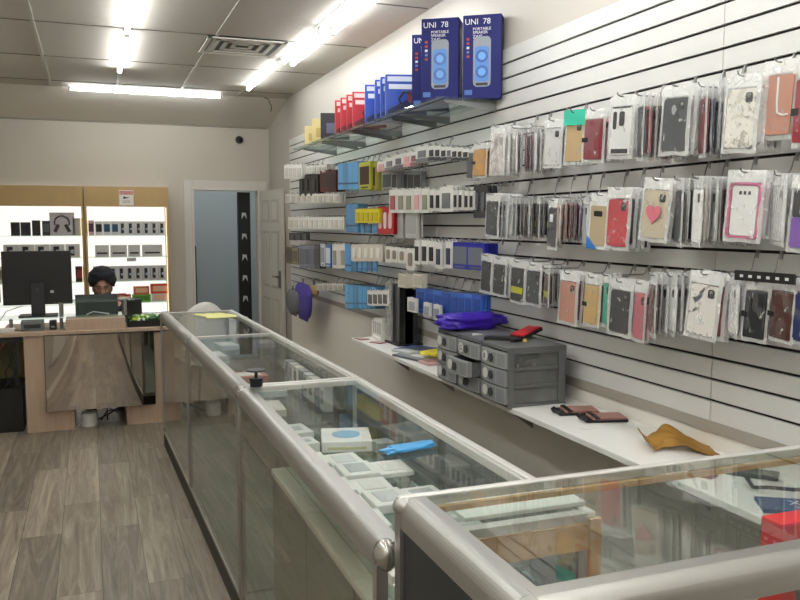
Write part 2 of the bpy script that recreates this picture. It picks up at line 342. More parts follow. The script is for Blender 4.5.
# ------------------------------------------------------------------ glass showcases
KICK = pmat('#1c1a18', .5); DECK = mat('white shelf board', '#dcdcd6', .45, var=.03)
CZT = .965
SHZ = .780
GLASST = glass('foreground top glass', '#f2f7f4', 1.5, .03)
def round_rail(p0, p1, side, name, parent, ext=.032, h=.057, m=None):
    """quarter-round counter rail from p0 to p1 (level, top outer edge line at z=CZT); side = unit vector pointing inwards"""
    n = 9; prof = [(0,-h)]+[(ext-ext*math.cos(math.pi/2*i/n), -ext+ext*math.sin(math.pi/2*i/n)) for i in range(n+1)]+[(ext+.022,0),(ext+.022,-.01),(.03,-.02),(.012,-h)]
    P0 = Vector(p0); P1 = Vector(p1); S = Vector(side); k = len(prof)
    vs = [P0+S*a+Vector((0,0,b)) for a,b in prof]+[P1+S*a+Vector((0,0,b)) for a,b in prof]
    b = MB()
    for i in range(k): b.add([vs[i],vs[(i+1)%k],vs[(i+1)%k+k],vs[i+k]], [(0,1,2,3)], 0, False)
    b.add(vs, [list(range(k))[::-1], list(range(k,2*k))], 0)
    o = b.build(name, m or ALU, parent)
    bm = bmesh.new(); bm.from_mesh(o.data); bmesh.ops.remove_doubles(bm, verts=bm.verts, dist=1e-5)
    for f in bm.faces: f.smooth = True
    for e in bm.edges:
        if len(e.link_faces) == 2 and e.calc_face_angle(0) > .45: e.smooth = False
    bm.to_mesh(o.data); bm.free(); return o
def showcase(x0, x1, y0, y1, label, posts, joints=(), rz=0, piv=None, near_open=False):
    piv = Vector(piv) if piv else Vector(((x0+x1)/2, (y0+y1)/2, 0))
    t = empty('glass_showcase', piv, label, 'showcase', 'glass showcases', rz)
    X0, X1, Y0, Y1 = x0-piv.x, x1-piv.x, y0-piv.y, y1-piv.y; Z = CZT
    MB().box(X0+.002, X1-.02, Y0+.005, Y1-.005, 0, .095).build('kick_base', KICK, t)
    MB().box(X0, X1, Y0, Y1, .095, .112).build('base_rail', ALU, t)
    MB().box(X0+.02, X1-.02, Y0+.012, Y1-.012, .115, .122).build('deck', mat('grey deck board', '#8d938e', .4), t)
    round_rail((X0,Y0,Z),(X0,Y1,Z),(1,0,0),'front_rail',t)
    for (a,b) in ((Y0,Y0+.028),(Y1-.028,Y1)):
        MB().box(X0+.053, X1-.022, a, b, Z-.02, Z).build('cross_rail', ALUW, t)
    bevel(MB().box(X1-.024, X1, Y0, Y1, Z-.03, Z+.002).box(X1-.034,X1-.024,Y0,Y1,Z-.03,Z-.004).build('back_rail', ALUW, t), .003)
    for yy in joints: MB().box(X0+.053, X1-.034, yy-.012-piv.y, yy+.012-piv.y, Z-.016, Z+.001).build('cross_rail', ALUW, t)
    MB().box(X0+.05, X1-.03, Y0+.02, Y1-.02, Z-.008, Z-.002).build('top_glass', GLASS, t)
    MB().box(X0+.004, X0+.010, Y0+.01, Y1-.01, .115, Z-.05).build('front_glass', GLASSF, t)
    MB().box(X0+.02, X1-.02, Y1-.012, Y1-.006, .115, Z-.02).build('end_glass', GLASS, t)
    for yy in posts:
        MB().box(X0-.002, X0+.022, yy-.013-piv.y, yy+.013-piv.y, .115, Z-.045).build('post', ALU, t)
        MB().ball((X0+.022, yy-piv.y, Z-.03), .027, .027, .034).build('corner_cap', CHROME, t)
    for yy in (Y0+.013, Y1-.013): MB().box(X1-.024, X1, yy-.013, yy+.013, .115, Z-.03).build('rear_post', ALUW, t)
    MB().box(X0+.08, X1-.04, Y0+.02, Y1-.02, SHZ-.006, SHZ).build('glass_shelf', GSHELF, t)
    dm = MB().box(X1-.018, X1-.012, Y0+.03, (Y0+Y1)/2+.03, .12, Z-.035).box(X1-.03, X1-.024, (Y0+Y1)/2-.03, Y1-.03, .12, Z-.035)
    dm.build('sliding_door', glass('smoked sliding glass', '#aab2ae', 1.3, .12), t)
    return t
showcase(.512, 1.022, 1.475, 3.14, 'nearest long glass showcase on the aisle, white trays under its round metal rail', (1.487, 3.127))
showcase(.512, 1.022, 3.145, 5.98, 'farther long glass showcase reaching the reception desk, yellow paper on its far end', (3.16, 4.62, 5.967), joints=(4.62,), rz=.0235, piv=(.512,3.145,0))
# white drawer trunk inside the nearest showcase, body greyed to look dim, and its trays
tr = empty('shelf_box', (.79, 2.3, .115), 'long white-lidded storage box, body greyed to look dim, inside the nearest long showcase', 'box')
for k, (a,b) in enumerate(((-.80,-.28),(-.275,.25),(.255,.78))):
    bevel(MB().box(-.155,.17,a,b,.009,.50).build('dim_grey_body', pmat('#85897f'), tr), .004); bevel(MB().box(-.16,.175,a+.001,b-.001,.502,.53).build('box_lid', DECK, tr), .004)
PAPER = mat('white card', '#e6e6e2', .5, var=.03, scale=15); GREY = pmat('#8b8d8e')
rnd = random.Random(5)
trayg = 'white trays and cards on the shelf of the nearest long showcase'
rows = [(.665,.115),(.785,.115),(.905,.115)]
for i, y in enumerate([1.57,1.72,1.87,2.02,2.17,2.32,2.47,2.62]):
    for j,(x,w) in enumerate(rows):
        if rnd.random() < .10 or (j == 2 and i > 6): continue
        z = SHZ+.001
        t = empty('display_tray', (x, y+rnd.uniform(-.01,.01), z), 'flat white display tray with grey insert on the shelf of the nearest long showcase', 'tray', trayg, rnd.uniform(-.06,.06))
        bevel(MB().box(-w/2,w/2,-.07,.07,0,.016+.010*((i+j)%2)).build('tray', PAPER, t), .003)
        MB().box(-w*.3,w*.3,-.045,.045,.016+.010*((i+j)%2),.018+.010*((i+j)%2)).build('insert', pmat(['#c9cccd','#a9aeb0','#dcdcd8'][(i*2+j)%3]), t)
# white boxed device with a blue picture, smaller white boxes
t = empty('gadget_box', (.86, 2.83, SHZ+.001), 'white gadget box with a pale blue round picture inside the nearest long showcase', 'box', None, -.25)
bevel(MB().box(-.09,.09,-.10,.10,0,.04).build('carton', PAPER, t), .003); MB().cyl((0,0,.04),(0,0,.042),.052,24).build('printed_picture', pmat('#7fb0cf'), t)
MB().box(-.07,.07,-.101,-.0995,.01,.02).build('printed_stripe', pmat('#c9c58a'), t)
for (x,y,s,lab,c) in ((.70,2.80,.06,'small white carton beside the gadget box with blue picture','#dfe0dc'),(.70,2.98,.09,'wide white carton at the far end of the nearest long showcase shelf','#d4d7d3'),(.965,2.70,.04,'small grey carton behind the gadget box with blue picture','#9fa3a2')):
    t = empty('small_carton', (x,y,SHZ+.001), lab, 'box', None, .1); bevel(MB().box(-s,s*.6,-s*.8,s*.8,0,.04).build('carton', pmat(c), t), .002)
    MB().box(-s*.6,s*.3,-s*.3,s*.3,.04,.0415).build('label_sticker', pmat('#aab0b4'), t)
def wobble_bag(name, c, sx, sy, sz, m, label, cat, rz=0, seed=1, crump=.3, group=None):
    def fn(u,v):
        a = 2*math.pi*u; b = math.pi*v; p = Vector((math.cos(a)*math.sin(b), math.sin(a)*math.sin(b), math.cos(b)))
        q = Vector((math.copysign(abs(p.x)**.6,p.x), math.copysign(abs(p.y)**.6,p.y), math.copysign(abs(p.z)**.8,p.z)))
        d = 1+crump*noise.noise(p*2.3+Vector((seed*7.1,0,0)))+crump*.4*noise.noise(p*6+Vector((seed,3,0)))
        z = q.z*sz*d; return Vector((q.x*sx*d, q.y*sy*d, max(z,-sz)+sz))
    o = MB().grid(fn, 36, 20).build(name, m, None, c, (0,0,rz)); return tag(o, label, cat, group)
_p = onZ(409,446.5,CZT+.01)
wobble_bag('plastic_pouch', (_p.x,_p.y,CZT+.001), .085,.028,.007, pmat('#3f8fc4'), 'flat bright blue pouch lying on the top glass of the nearest long showcase', 'pouch', .25, 3)
# hanging little blister cards along the back of the nearest showcase
for k in range(14):
    y = 1.70+k*.085
    t = empty('blister_card', (.995, y, .60), 'small white blister card hanging along the back glass inside the nearest long showcase', 'blister card', 'blister cards inside the nearest long showcase')
    MB().box(-.012,-.002,-.03,.03,0,.13).build('card', PAPER, t); MB().box(-.02,-.012,-.016,.016,.01,.09).build('blister', pmat('#9aa0a2' if k%2 else '#c9c4bc'), t)
# things in the far showcase
for k,(x,y,w,l,c,lab) in enumerate(((.72,3.45,.14,.2,'#d9d6cd','white carton lying at the near end of the far showcase shelf'),(.80,3.85,.16,.22,'#b9c4c4','pale grey tablet box lying in the far showcase'),(.78,4.22,.18,.16,'#a8584c','red flat box lying in the far showcase'),(.70,4.95,.12,.2,'#cfd3cf','white flat box beyond the divider of the far showcase'),(.84,5.35,.12,.2,'#c4ccd0','pale flat box at the far end of the far showcase'))):
    t = empty('flat_box', (x-.03,y,SHZ+.001), lab, 'box', None, .04*k-.05); bevel(MB().box(-w/2,w/2,-l/2,l/2,0,.03).build('carton', pmat(c), t), .002)
    MB().box(-w*.35,w*.35,-l*.3,l*.3,.03,.031).build('label_sticker', pmat('#e6e6e0'), t)
for k in range(8):
    t = empty('charger_carton', (.945, 3.40+k*.1+.0, SHZ+.001), 'small upright carton in a row along the back of the far showcase shelf', 'box', 'cartons along the back of the far showcase')
    MB().box(-.02,.02,-.035,.035,0,.11).build('carton', pmat(['#c9cccb','#8f9498','#d8d4ca'][k%3]), t); MB().box(-.022,-.02,-.02,.02,.03,.09).build('label_sticker', pmat('#6d7276'), t)
# black phone stand clamped over the joint, yellow paper, chair
t = empty('phone_stand', (.585, 3.12, CZT), 'small black disc-topped stand on the joint of the glass showcases', 'stand')
MB().cyl((0,0,.001),(0,0,.035),.024,16,0,.028).build('stand_base', BLACK, t); MB().cyl((0,0,.035),(0,0,.062),.007,10).build('stem', BLACK, t)
MB().cyl((0,0,.062),(0,0,.068),.040,20,0,.036).build('disc', BLACK, t)
y0 = onZ(217,315,CZT+.002)
pad = MB().grid(lambda u,v: Vector(((u-.5)*.21+.02*math.sin(v*5), (v-.5)*.30, .002+.006*abs(noise.noise(Vector((u*3,v*4,1)))))), 12, 12).build('yellow_paper', pmat('#e4e08c'), None, (.785,5.62,CZT+.003), (0,0,.1))
sd = pad.modifiers.new('thickness','SOLIDIFY'); sd.thickness = .002; tag(pad, 'crinkled yellow paper sheet on the far end of the glass showcase', 'paper')

BOARD_POS = (.870, 1.60, CZT+.004)
# near end of the long showcase: wood-lined end band and upright
def on(t, p): return Vector(p)-t.location
t = [o for o in COL.objects if o.name == 'glass_showcase'][0]
PINE = wood('golden pine', '#b88a55','#d2a671',(1,14,14),4)
MB().box(.575-t.location.x,1.0-t.location.x,1.468-t.location.y,1.474-t.location.y,.885,.945).build('end_band', PINE, t)
MB().box(1.0-t.location.x,1.03-t.location.x,1.462-t.location.y,1.474-t.location.y,.116,.955).build('end_upright', PINE, t)
ob = bevel(MB().box(-.15,.15,-.09,.09,0,.010).build('white_board', DECK, None, BOARD_POS, (0,0,.0)), .002); tag(ob, 'flat white board lying on the near end of the long showcase', 'board')
# taller corner showcase in the foreground, running to the right
NX0, NX1, NY0, NY1, NZ = .545, 1.66, .955, 1.46, 1.065
t = empty('glass_showcase', (NX0,NY0,0), 'taller foreground corner showcase with a dark end panel and a thick round metal rail', 'showcase', 'glass showcases')
W_, D_ = NX1-NX0, NY1-NY0; Z = NZ
MB().box(.03,W_-.02,.03,D_-.02,0,.09).build('kick_base', KICK, t); MB().box(0,W_,0,D_,.09,.115).build('base_rail', ALU, t)
MB().box(.02,W_-.01,.02,D_-.02,.115,.122).build('deck', mat('grey deck board', '#8d938e', .4), t)
MB().box(.006,.014,.03,D_-.01,.115,Z-.055).build('end_panel', mat('dark charcoal panel', '#1f2326', .5), t)
round_rail((0,.036,Z),(0,D_-.02,Z),(1,0,0),'end_rail',t); round_rail((.036,0,Z+.0006),(W_,0,Z+.0006),(0,1,0),'front_rail',t)
MB().ball((.036,.036,Z-.032),.036,.036,.032,0,32,20).cyl((.036,.036,Z-.032),(.036,.036,Z-.058),.036,32).build('corner_cap', ALU, t)
MB().box(-.002,.022,D_-.028,D_,.115,Z-.03).build('post', ALU, t); MB().box(.004,.028,.004,.028,.115,Z-.06).build('post', ALU, t)
bevel(MB().box(0,W_,D_-.018,D_,Z-.022,Z+.001).build('back_rail', ALUW, t), .003); MB().ball((.012,D_-.012,Z-.018),.022,.022,.019).build('corner_cap', ALU, t)
MB().box(.03,W_-.005,D_-.032,D_-.019,Z-.034,Z-.0225).build('wood_track', PINE, t)
MB().box(.05,W_-.005,.05,D_-.018,Z-.008,Z-.002).build('top_glass', GLASST, t)
MB().box(.02,W_-.005,.004,.010,.115,Z-.055).build('front_glass', GLASSF, t)
MB().box(.05,W_-.03,.12,D_-.06,.55,.556).build('glass_shelf', GSHELF, t)
for x in (.30,.62,.95): MB().cyl((x,.10,.122),(x,.10,.98),.006,8).build('shelf_upright', STEEL, t)
MB().box(.25,1.0,.085,.10,.96,.985).build('inner_bar', BLACK, t)
# things on the ledge at its near end, seen through that showcase
t = empty('blue_pack', (1.83,1.68,.8005), 'dark blue card pack with white lettering on the near end of the white ledge', 'pack', None, -.55)
bevel(MB().box(-.10,.10,-.055,.055,0,.012).build('card_pack', mat('deep blue print', '#274a74', .35, var=.3, scale=12), t), .002)
lettering('X', .05, t, (-.02,-.005,.0125), (0,0,.0), pmat('#d8dee6')); lettering('TWS TR', .022, t, (-.01,-.035,.0125), (0,0,0), pmat('#d8dee6'))
t = empty('charging_cable', (1.9,1.80,.80), 'black cable curling from the dark green strip down over the blue card pack', 'cable')
MB().tube([(-.04,.10,.022),(-.07,.04,.012),(-.05,.0,.022),(.0,-.04,.022),(.07,-.06,.022)],.006).build('cord', BLACK, t)
t = empty('plug_strip', (1.93,1.98,.8005), 'dark green flat strip lying against the slat wall at the near end of the ledge', 'strip', None, -.85)
bevel(MB().box(-.12,.10,-.035,.035,0,.014).build('strip_body', mat('dark green plastic','#1d3029',.4), t), .003); MB().box(-.08,-.04,-.02,.02,.014,.018).build('socket', BLACK, t)
t = empty('maroon_case', (1.80,2.02,.8005), 'small maroon case lying on the white ledge just behind the foreground rail', 'phone case', None, .4)
bevel(MB().rbox(-.03,.03,-.04,.04,0,.012,.01).build('case_shell', pmat('#7a3238'), t), .002); MB().rbox(-.022,-.006,.012,.032,.012,.014,.005).build('camera_ring', DARK, t)
p = onY(776,522,1.09)
t = empty('red_carton', (p.x,1.075,.557), 'bright red carton behind the front rail at the right end of the foreground showcase', 'box', None, 0)
bevel(MB().box(0,.15,0,.05,0,p.z-.557).build('carton', mat('red print', '#ee1c28', .35, var=.05), t), .002)
lettering('LED', .026, t, (.012,-.0008,p.z-.557-.05), (math.pi/2,0,0), pmat('#f2b8b0'))
MB().box(.02,.145,-.001,.0,.30,.32).box(.02,.145,-.001,0,.34,.345).build('printed_stripe', pmat('#a01018'), t)

# ------------------------------------------------------------------ ledge, brackets, drawer units
led = MB().box(1.685, WX+.004, .9, 3.22, .776, .80).build('ledge_shelf', mat('white laminate ledge', '#e8e6e2', .35, var=.02)); tag(bevel(led,.003), 'white laminate ledge under the slat wall carrying the pink cases and brown paper', 'shelf')
led = MB().box(1.685, WX+.004, 3.225, 5.40, .776, .80).build('ledge_shelf', mat('white laminate ledge', '#e8e6e2')); tag(bevel(led,.003), 'farther white ledge on the wall carrying the black stand and drawer units', 'shelf')
for k, y in enumerate((2.25, 3.50, 4.45, 5.2)):
    t = empty('shelf_bracket', (WX+.004, y, .775), ['steel bracket under the white ledge near the brown paper','steel bracket under the white ledge below the drawer units','steel bracket under the white ledge below the yellow packet','steel bracket under the far tip of the white ledge'][k], 'bracket')
    MB().prism([(-.28,0),(-.004,0),(-.004,-.20),(-.03,-.18),(-.26,-.015)], -.003, .003, 'y').build('bracket_web', mat('grey bracket','#8d8a85',.4,.3), t)
GPL = mat('grey storage plastic', '#5f6061', .42, var=.04); CLRP = glass('smoky drawer plastic', '#8f9394', 1.4, .35)
CLRF = mat('drawer front plastic', '#8a8c8d', .35, var=.1, scale=30); RIM = mat('drawer lip plastic', '#a3a5a5', .35)
def drawer_unit(x0, x1, y0, y1, z0, h, label, shift=None):
    t = empty('drawer_unit', ((x0+x1)/2, (y0+y1)/2, z0), label, 'drawer unit', 'grey drawer units on the white ledge')
    X0, X1, Y0, Y1 = x0-(x0+x1)/2, (x1-x0)/2, y0-(y0+y1)/2, (y1-y0)/2; dh = (h-.03)/3
    fr = MB().box(X0+.01,X1,Y0,Y1,h-.018,h).box(X0+.01,X1,Y0,Y1,0,.012)
    for yy in (Y0,Y1-.006):
        fr.box(X0+.01,X0+.04,yy,yy+.006,.012,h-.018).box(X1-.04,X1,yy,yy+.006,.012,h-.018)
        for k in (1,2): fr.box(X0+.04,X1-.04,yy,yy+.006,.012+dh*k-.008,.012+dh*k+.008)
        fr.box(X0+.04,X1-.04,yy,yy+.006,h-.03,h-.018)
    fr.box(X1-.006,X1,Y0,Y1,.012,h-.018); bevel(fr.build('housing', GPL, t), .002)
    for k in range(3):
        sh = (shift or {}).get(k, 0); z = .014+dh*k
        d = MB().box(X0+.03-sh,X1-.01-sh,Y0+.009,Y0+.012,z,z+dh-.012).box(X0+.03-sh,X1-.01-sh,Y1-.012,Y1-.009,z,z+dh-.012).box(X0+.03-sh,X1-.01-sh,Y0+.012,Y1-.012,z,z+.003)
        dr = d.build('drawer', CLRP, t)
        # slightly bowed front with a raised frame
        w = Y1-Y0-.012
        fn = lambda u,v: Vector((X0+.006-sh-.012*math.sin(math.pi*u), Y0+.006+w*u, z+(dh-.008)*v))
        f = MB().grid(fn, 10, 2); f.grid(lambda u,v: fn(u,v)+Vector((.02,0,0)), 10, 2)
        for v in (0,1): f.grid(lambda u,q: fn(u,v)+Vector((.02*q,0,0)), 10, 1)
        for u in (0,1): f.grid(lambda q,v: fn(u,v)+Vector((.02*q,0,0)), 1, 2)
        f.build('drawer_front', CLRF, dr)
        lip = MB()
        for (u0,u1,v0,v1) in ((0,1,.9,1),(0,1,0,.07),(0,.04,0,1),(.96,1,0,1),(.30,.34,0,.9)):
            lip.grid(lambda u,v: fn(u0+(u1-u0)*u, v0+(v1-v0)*v)+Vector((-.003,0,0)), 6, 1)
        lip.build('front_rim', RIM, dr)
        c = fn(.52,.5); MB().cyl(c+Vector((-.001,0,0)),c+Vector((-.006,0,0)),.020,16).build('finger_ring', mat('dark ring','#3d3f40',.4), dr)
        c = fn(.78 if k<2 else .80,.5); MB().cyl(c+Vector((-.001,0,0)),c+Vector((-.004,0,0)),.024,18).build('round_sticker', pmat('#d7d7d2'), dr)
        s = {(2,3.33):'G',(2,3.07):'8'}.get((k,y0)) 
        if s: lettering(s, .036, dr, c+Vector((-.0048,.012,-.013)), (math.pi/2,0,-math.pi/2), DARK)
        # contents
        cc = MB(); q = random.Random(k+int(y0*10))
        for j in range(9):
            px = q.uniform(X0+.06,X1-.06)-sh; py = q.uniform(Y0+.03,Y1-.04); a = q.uniform(0,3)
            M = Matrix.Translation((px,py,z+.004))@Matrix.Rotation(a,4,'Z'); cc.box(-.03,.03,-.01,.01,0,q.uniform(.015,.035),j%2,M)
        o = cc.build('drawer_contents', [pmat('#b9bcbb'), pmat('#77797a')], dr)
    return t
DH = .262
drawer_unit(1.655, 1.955, 3.07, 3.32, .801, DH, 'nearest grey three-drawer unit on the ledge, red case on its top')
drawer_unit(1.655, 1.955, 3.33, 3.575, .801, DH, 'middle grey three-drawer unit on the ledge with its centre drawer pulled out', {1:.06})
drawer_unit(1.655, 1.955, 3.585, 3.83, .801, DH, 'farthest grey three-drawer unit on the ledge, next to the yellow packet')
ZT = .801+DH
wobble_bag('plastic_sack', (1.80,3.72,ZT), .185,.08,.042, mat('purple plastic sack','#3d1fa8',.3,var=.15,scale=9,bump=.5), 'crumpled purple plastic sack lying across the grey drawer units', 'bag', .12, 2, .3)
t = empty('black_case', (1.76,3.32,ZT+.001), 'black phone case lying on the nearest drawer unit, open side down', 'phone case', None, .9)
bevel(MB().rbox(-.04,.04,-.075,.075,0,.012,.012).build('case_shell', BLACK, t),.002); MB().rbox(-.03,-.01,.035,.065,.012,.014,.005).build('camera_ring', DARK, t)
t = empty('black_tool', (1.79,3.23,ZT+.001), 'small black clip beside the black case on the drawer unit', 'clip', None, .2); MB().rbox(-.03,.03,-.012,.012,0,.014,.005).build('clip', BLACK, t)
t = empty('yellow_token', (1.83,3.22,ZT+.001), 'tiny yellow round bead on the drawer unit', 'bead'); MB().cyl((0,0,0),(0,0,.012),.010,14,0,.007).build('bead', pmat('#c9a54a'), t)
t = empty('red_case', (1.90,3.33,ZT+.018), 'red phone case with black rim lying on the nearest drawer unit against the wall', 'phone case', None, .75); t.rotation_euler = (.20,.0,-1.15)
bevel(MB().rbox(-.042,.042,-.078,.078,0,.014,.01).build('case_rim', BLACK, t),.002); bevel(MB().rbox(-.037,.037,-.073,.073,.014,.018,.008).build('case_back', pmat('#c21f2a',.3), t),.001)
MB().box(-.02,.015,.06,.064,.018,.0185).build('printed_line', pmat('#e6c9c9'), t)
ps = MB().prism([(-.03,-.02),(.03,-.01),(.0,.035)], 0, .004, 'z').build('paper_scrap', PAPER, None, (1.72,3.50,ZT+.001)); tag(ps,'small white paper scrap on top of the drawer units','paper')
# pink cases & brown paper on ledge
for k,(x,y,rz,lab) in enumerate(((1.90,2.90,1.30,'dusty pink phone case with black strap on the white ledge, farther of two'),(1.935,2.755,1.30,'dusty pink phone case with black strap on the white ledge, nearer of two'))):
    t = empty('pink_case', (x,y,.801), lab, 'phone case', 'pink cases on the white ledge', rz); t.scale = (1.25,1.1,1)
    bevel(MB().rbox(-.045,.045,-.08,.08,0,.01,.01).build('case_rim', BLACK, t),.002); bevel(MB().rbox(-.040,.040,-.075,.055,.01,.017,.006).build('case_back', pmat('#a3776f',.5), t),.002)
    MB().box(-.047,.047,.03,.048,.017,.021).build('strap', BLACK, t)
    MB().tube([(-.04,.07,.012),(-.05,.085,.012),(-.02,.095,.012),(.02,.09,.012),(.04,.075,.012)],.005).build('loop', BLACK, t)
tg = MB().box(-.03,.03,-.02,.02,0,.0015).build('paper_tag', PAPER, None, (1.80,2.66,.8005), (0,0,.5)); tag(tg,'small white paper tag beside the pink cases on the ledge','paper')
def bp_fn(u,v):
    x = (u-.5)*.24; y = (v-.5)*.16; n = noise.noise(Vector((u*3,v*3.2,4)))
    z = .004+.07*max(0,math.sin(math.pi*(u*1.02))**2)*(.35+.65*v)*(.6+.7*abs(n))+.05*max(0,(.14-u)/.14)
    return Vector((x+.02*n, y+.03*math.sin(u*4)+.02*noise.noise(Vector((u*5,v*2,9))), max(.002,z)))
bp = MB().grid(bp_fn, 26, 18).build('brown_paper', mat('brown kraft paper','#9c7228',.6,var=.12,scale=14,bump=.3), None, (1.925,2.30,.801), (0,0,-.42))
sd = bp.modifiers.new('thickness','SOLIDIFY'); sd.thickness=.0015; tag(bp, 'crumpled brown kraft paper packet on the near end of the white ledge', 'paper')
# clutter on the far ledge
t = empty('accessory_stand', (1.93,5.02,.801), 'tall black accessory stand leaning with clear packs on the far ledge', 'stand')
for k in range(4): MB().box(-.07+.02*k,-.045+.035*k,-.11,.10,.012,.40-.012*k).build('panel', mat('black card panel %d'%k,['#1b1c1d','#2a2b2a','#1e1f22','#26272a'][k],.3), t)
MB().box(-.09,.09,-.13,.12,0,.012).build('stand_base', BLACK, t)
MB().box(-.09,-.075,.0,.10,.02,.41).build('clear_sleeve', film('grey sleeve',.5,'#a8ada6',.8), t)
g = 'clutter on the far ledge'
def slab(name, x,y,z,sx,sy,sz,c,rz,label,cat,m2=None,tilt=0):
    t = empty(name,(x,y,z),label,cat,g,rz); t.rotation_euler = (tilt,0,rz)
    bevel(MB().box(-sx/2,sx/2,-sy/2,sy/2,0,sz).build('body', pmat(c), t), min(.003,sz*.3))
    MB().box(-sx*.36,sx*.36,-sy*.36,sy*.36,sz,sz+.001).build('printed_face', pmat(m2 or '#9a9aa0'), t); return t
slab('blue_book',1.90,4.72,.801,.20,.20,.012,'#2b4a9a',.5,'blue edged brochure leaning behind the yellow packet on the far ledge','brochure','#5d6680')
slab('clear_packet',1.82,4.66,.801,.12,.18,.012,'#b8bcba',.3,'clear flat packet beside the black stand on the far ledge','packet','#d4d6d4')
slab('grey_packet',1.745,4.42,.801,.06,.3,.012,'#5b5c66',.25,'long grey packet along the edge of the far ledge','packet','#84858f')
slab('pink_packet',1.80,4.22,.801,.12,.12,.016,'#c9a4a4',.1,'pale pink packet below the yellow packet on the far ledge','packet','#8f5a55')
wobble_bag('yellow_packet', (1.89,4.40,.817), .07,.085,.014, pmat('#d9c92a'), 'crumpled yellow packet beside the drawer units on the far ledge', 'packet', .3, 6, .3, g)
t = empty('black_pouch',(1.94,4.10,.801),'black pouch between the yellow packet and the purple sack','pouch'); bevel(MB().prism([(-.05,0),(.05,0),(.04,.12),(.0,.20),(-.03,.1)],-.07,.06,'y').build('pouch',BLACK,t),.01)
for k in range(2):
    slab('red_card',1.73+.05*k,5.3-.2*k,.801,.07,.10,.004,'#8f4a44',.2+.3*k,['flat red card at the far tip of the ledge','flat red card nearer the white box rack on the ledge'][k],'card','#c9a9a4')
t = empty('earphone_rack',(1.88,5.26,.801),'white rack holding a row of white earphone packs at the far end of the ledge','rack')
bevel(MB().box(-.06,.05,-.10,.10,0,.02).box(-.06,.05,-.10,-.09,.02,.12).box(-.06,.05,.09,.10,.02,.12).build('rack_frame', WHITE, t), .003)
for k in range(4): MB().box(-.055,.03,-.085+.043*k,-.05+.043*k,.02,.14).build('white_pack', pmat('#dedcd6'), t); MB().box(-.056,-.055,-.077+.043*k,-.058+.043*k,.04,.12).build('pack_window', pmat('#8d8a86'), t)

# ------------------------------------------------------------------ glass shelf with speaker and headphone boxes
SZ = 2.245
ys = [3.87,4.67,5.47,6.27,7.07]
for k in range(4):
    t = empty('glass_wall_shelf', (WX, ys[k], SZ), ['nearest glass wall shelf carrying the dark blue speaker boxes','second glass wall shelf from the speaker boxes, under the blue headset boxes','third glass wall shelf, under the red headset boxes','farthest glass wall shelf with cream and black cartons'][k], 'shelf', 'glass wall shelves')
    MB().box(-.36,0,.003,.797,-.008,0).build('glass_pane', GSHELF, t)
    for y in (.06,.66):
        MB().prism([(-.30,-.009),(-.0,-.009),(-.0,-.06),(-.03,-.055),(-.30,-.018)],y,y+.006,'y').build('bracket', STEEL, t)
def headset_box(x,y,z,w,h,d,rz,c1,c2,label,grp,big=None):
    t = empty('headset_box',(x,y,z),label,'box',grp,rz)
    bevel(MB().box(-w/2,w/2,-d/2,d/2,0,h).build('carton', mat('print '+c1,c1,.3,var=.06), t),.002)
    MB().box(-w/2+.012,w/2-.012,-d/2-.0012,-d/2,h*.83,h*.95).build('title_band', pmat('#cfd4e6' if big!='r' else '#e8c8c8'), t)
    MB().prism([(-w/2+.01,h*.03),(w/2-.01,h*.03),(w/2-.01,h*.62),(-w/2+.01,h*.12)],-d/2-.0015,-d/2,'y').build('printed_picture', pmat(c2), t)
    MB().tube([(-.03,-d/2-.004,h*.25),(-.045,-d/2-.004,h*.4),(-.02,-d/2-.004,h*.56),(.02,-d/2-.004,h*.56),(.045,-d/2-.004,h*.4),(.03,-d/2-.004,h*.25)],.006,6).build('printed_headset', pmat('#2a2a30' if big!='r' else '#3a1518'), t)
    MB().box(-w/2+.02,w/2-.06,-d/2-.0018,-d/2,h*.64,h*.76).build('title_band', pmat('#d5daea' if big!='r' else '#ecd0d0'), t)
    MB().cyl((.045,-d/2-.0015,h*.45),(.045,-d/2-.003,h*.45),.04,20).build('printed_earcup', pmat('#7a3030' if big!='r' else '#6a2a20'), t); return t
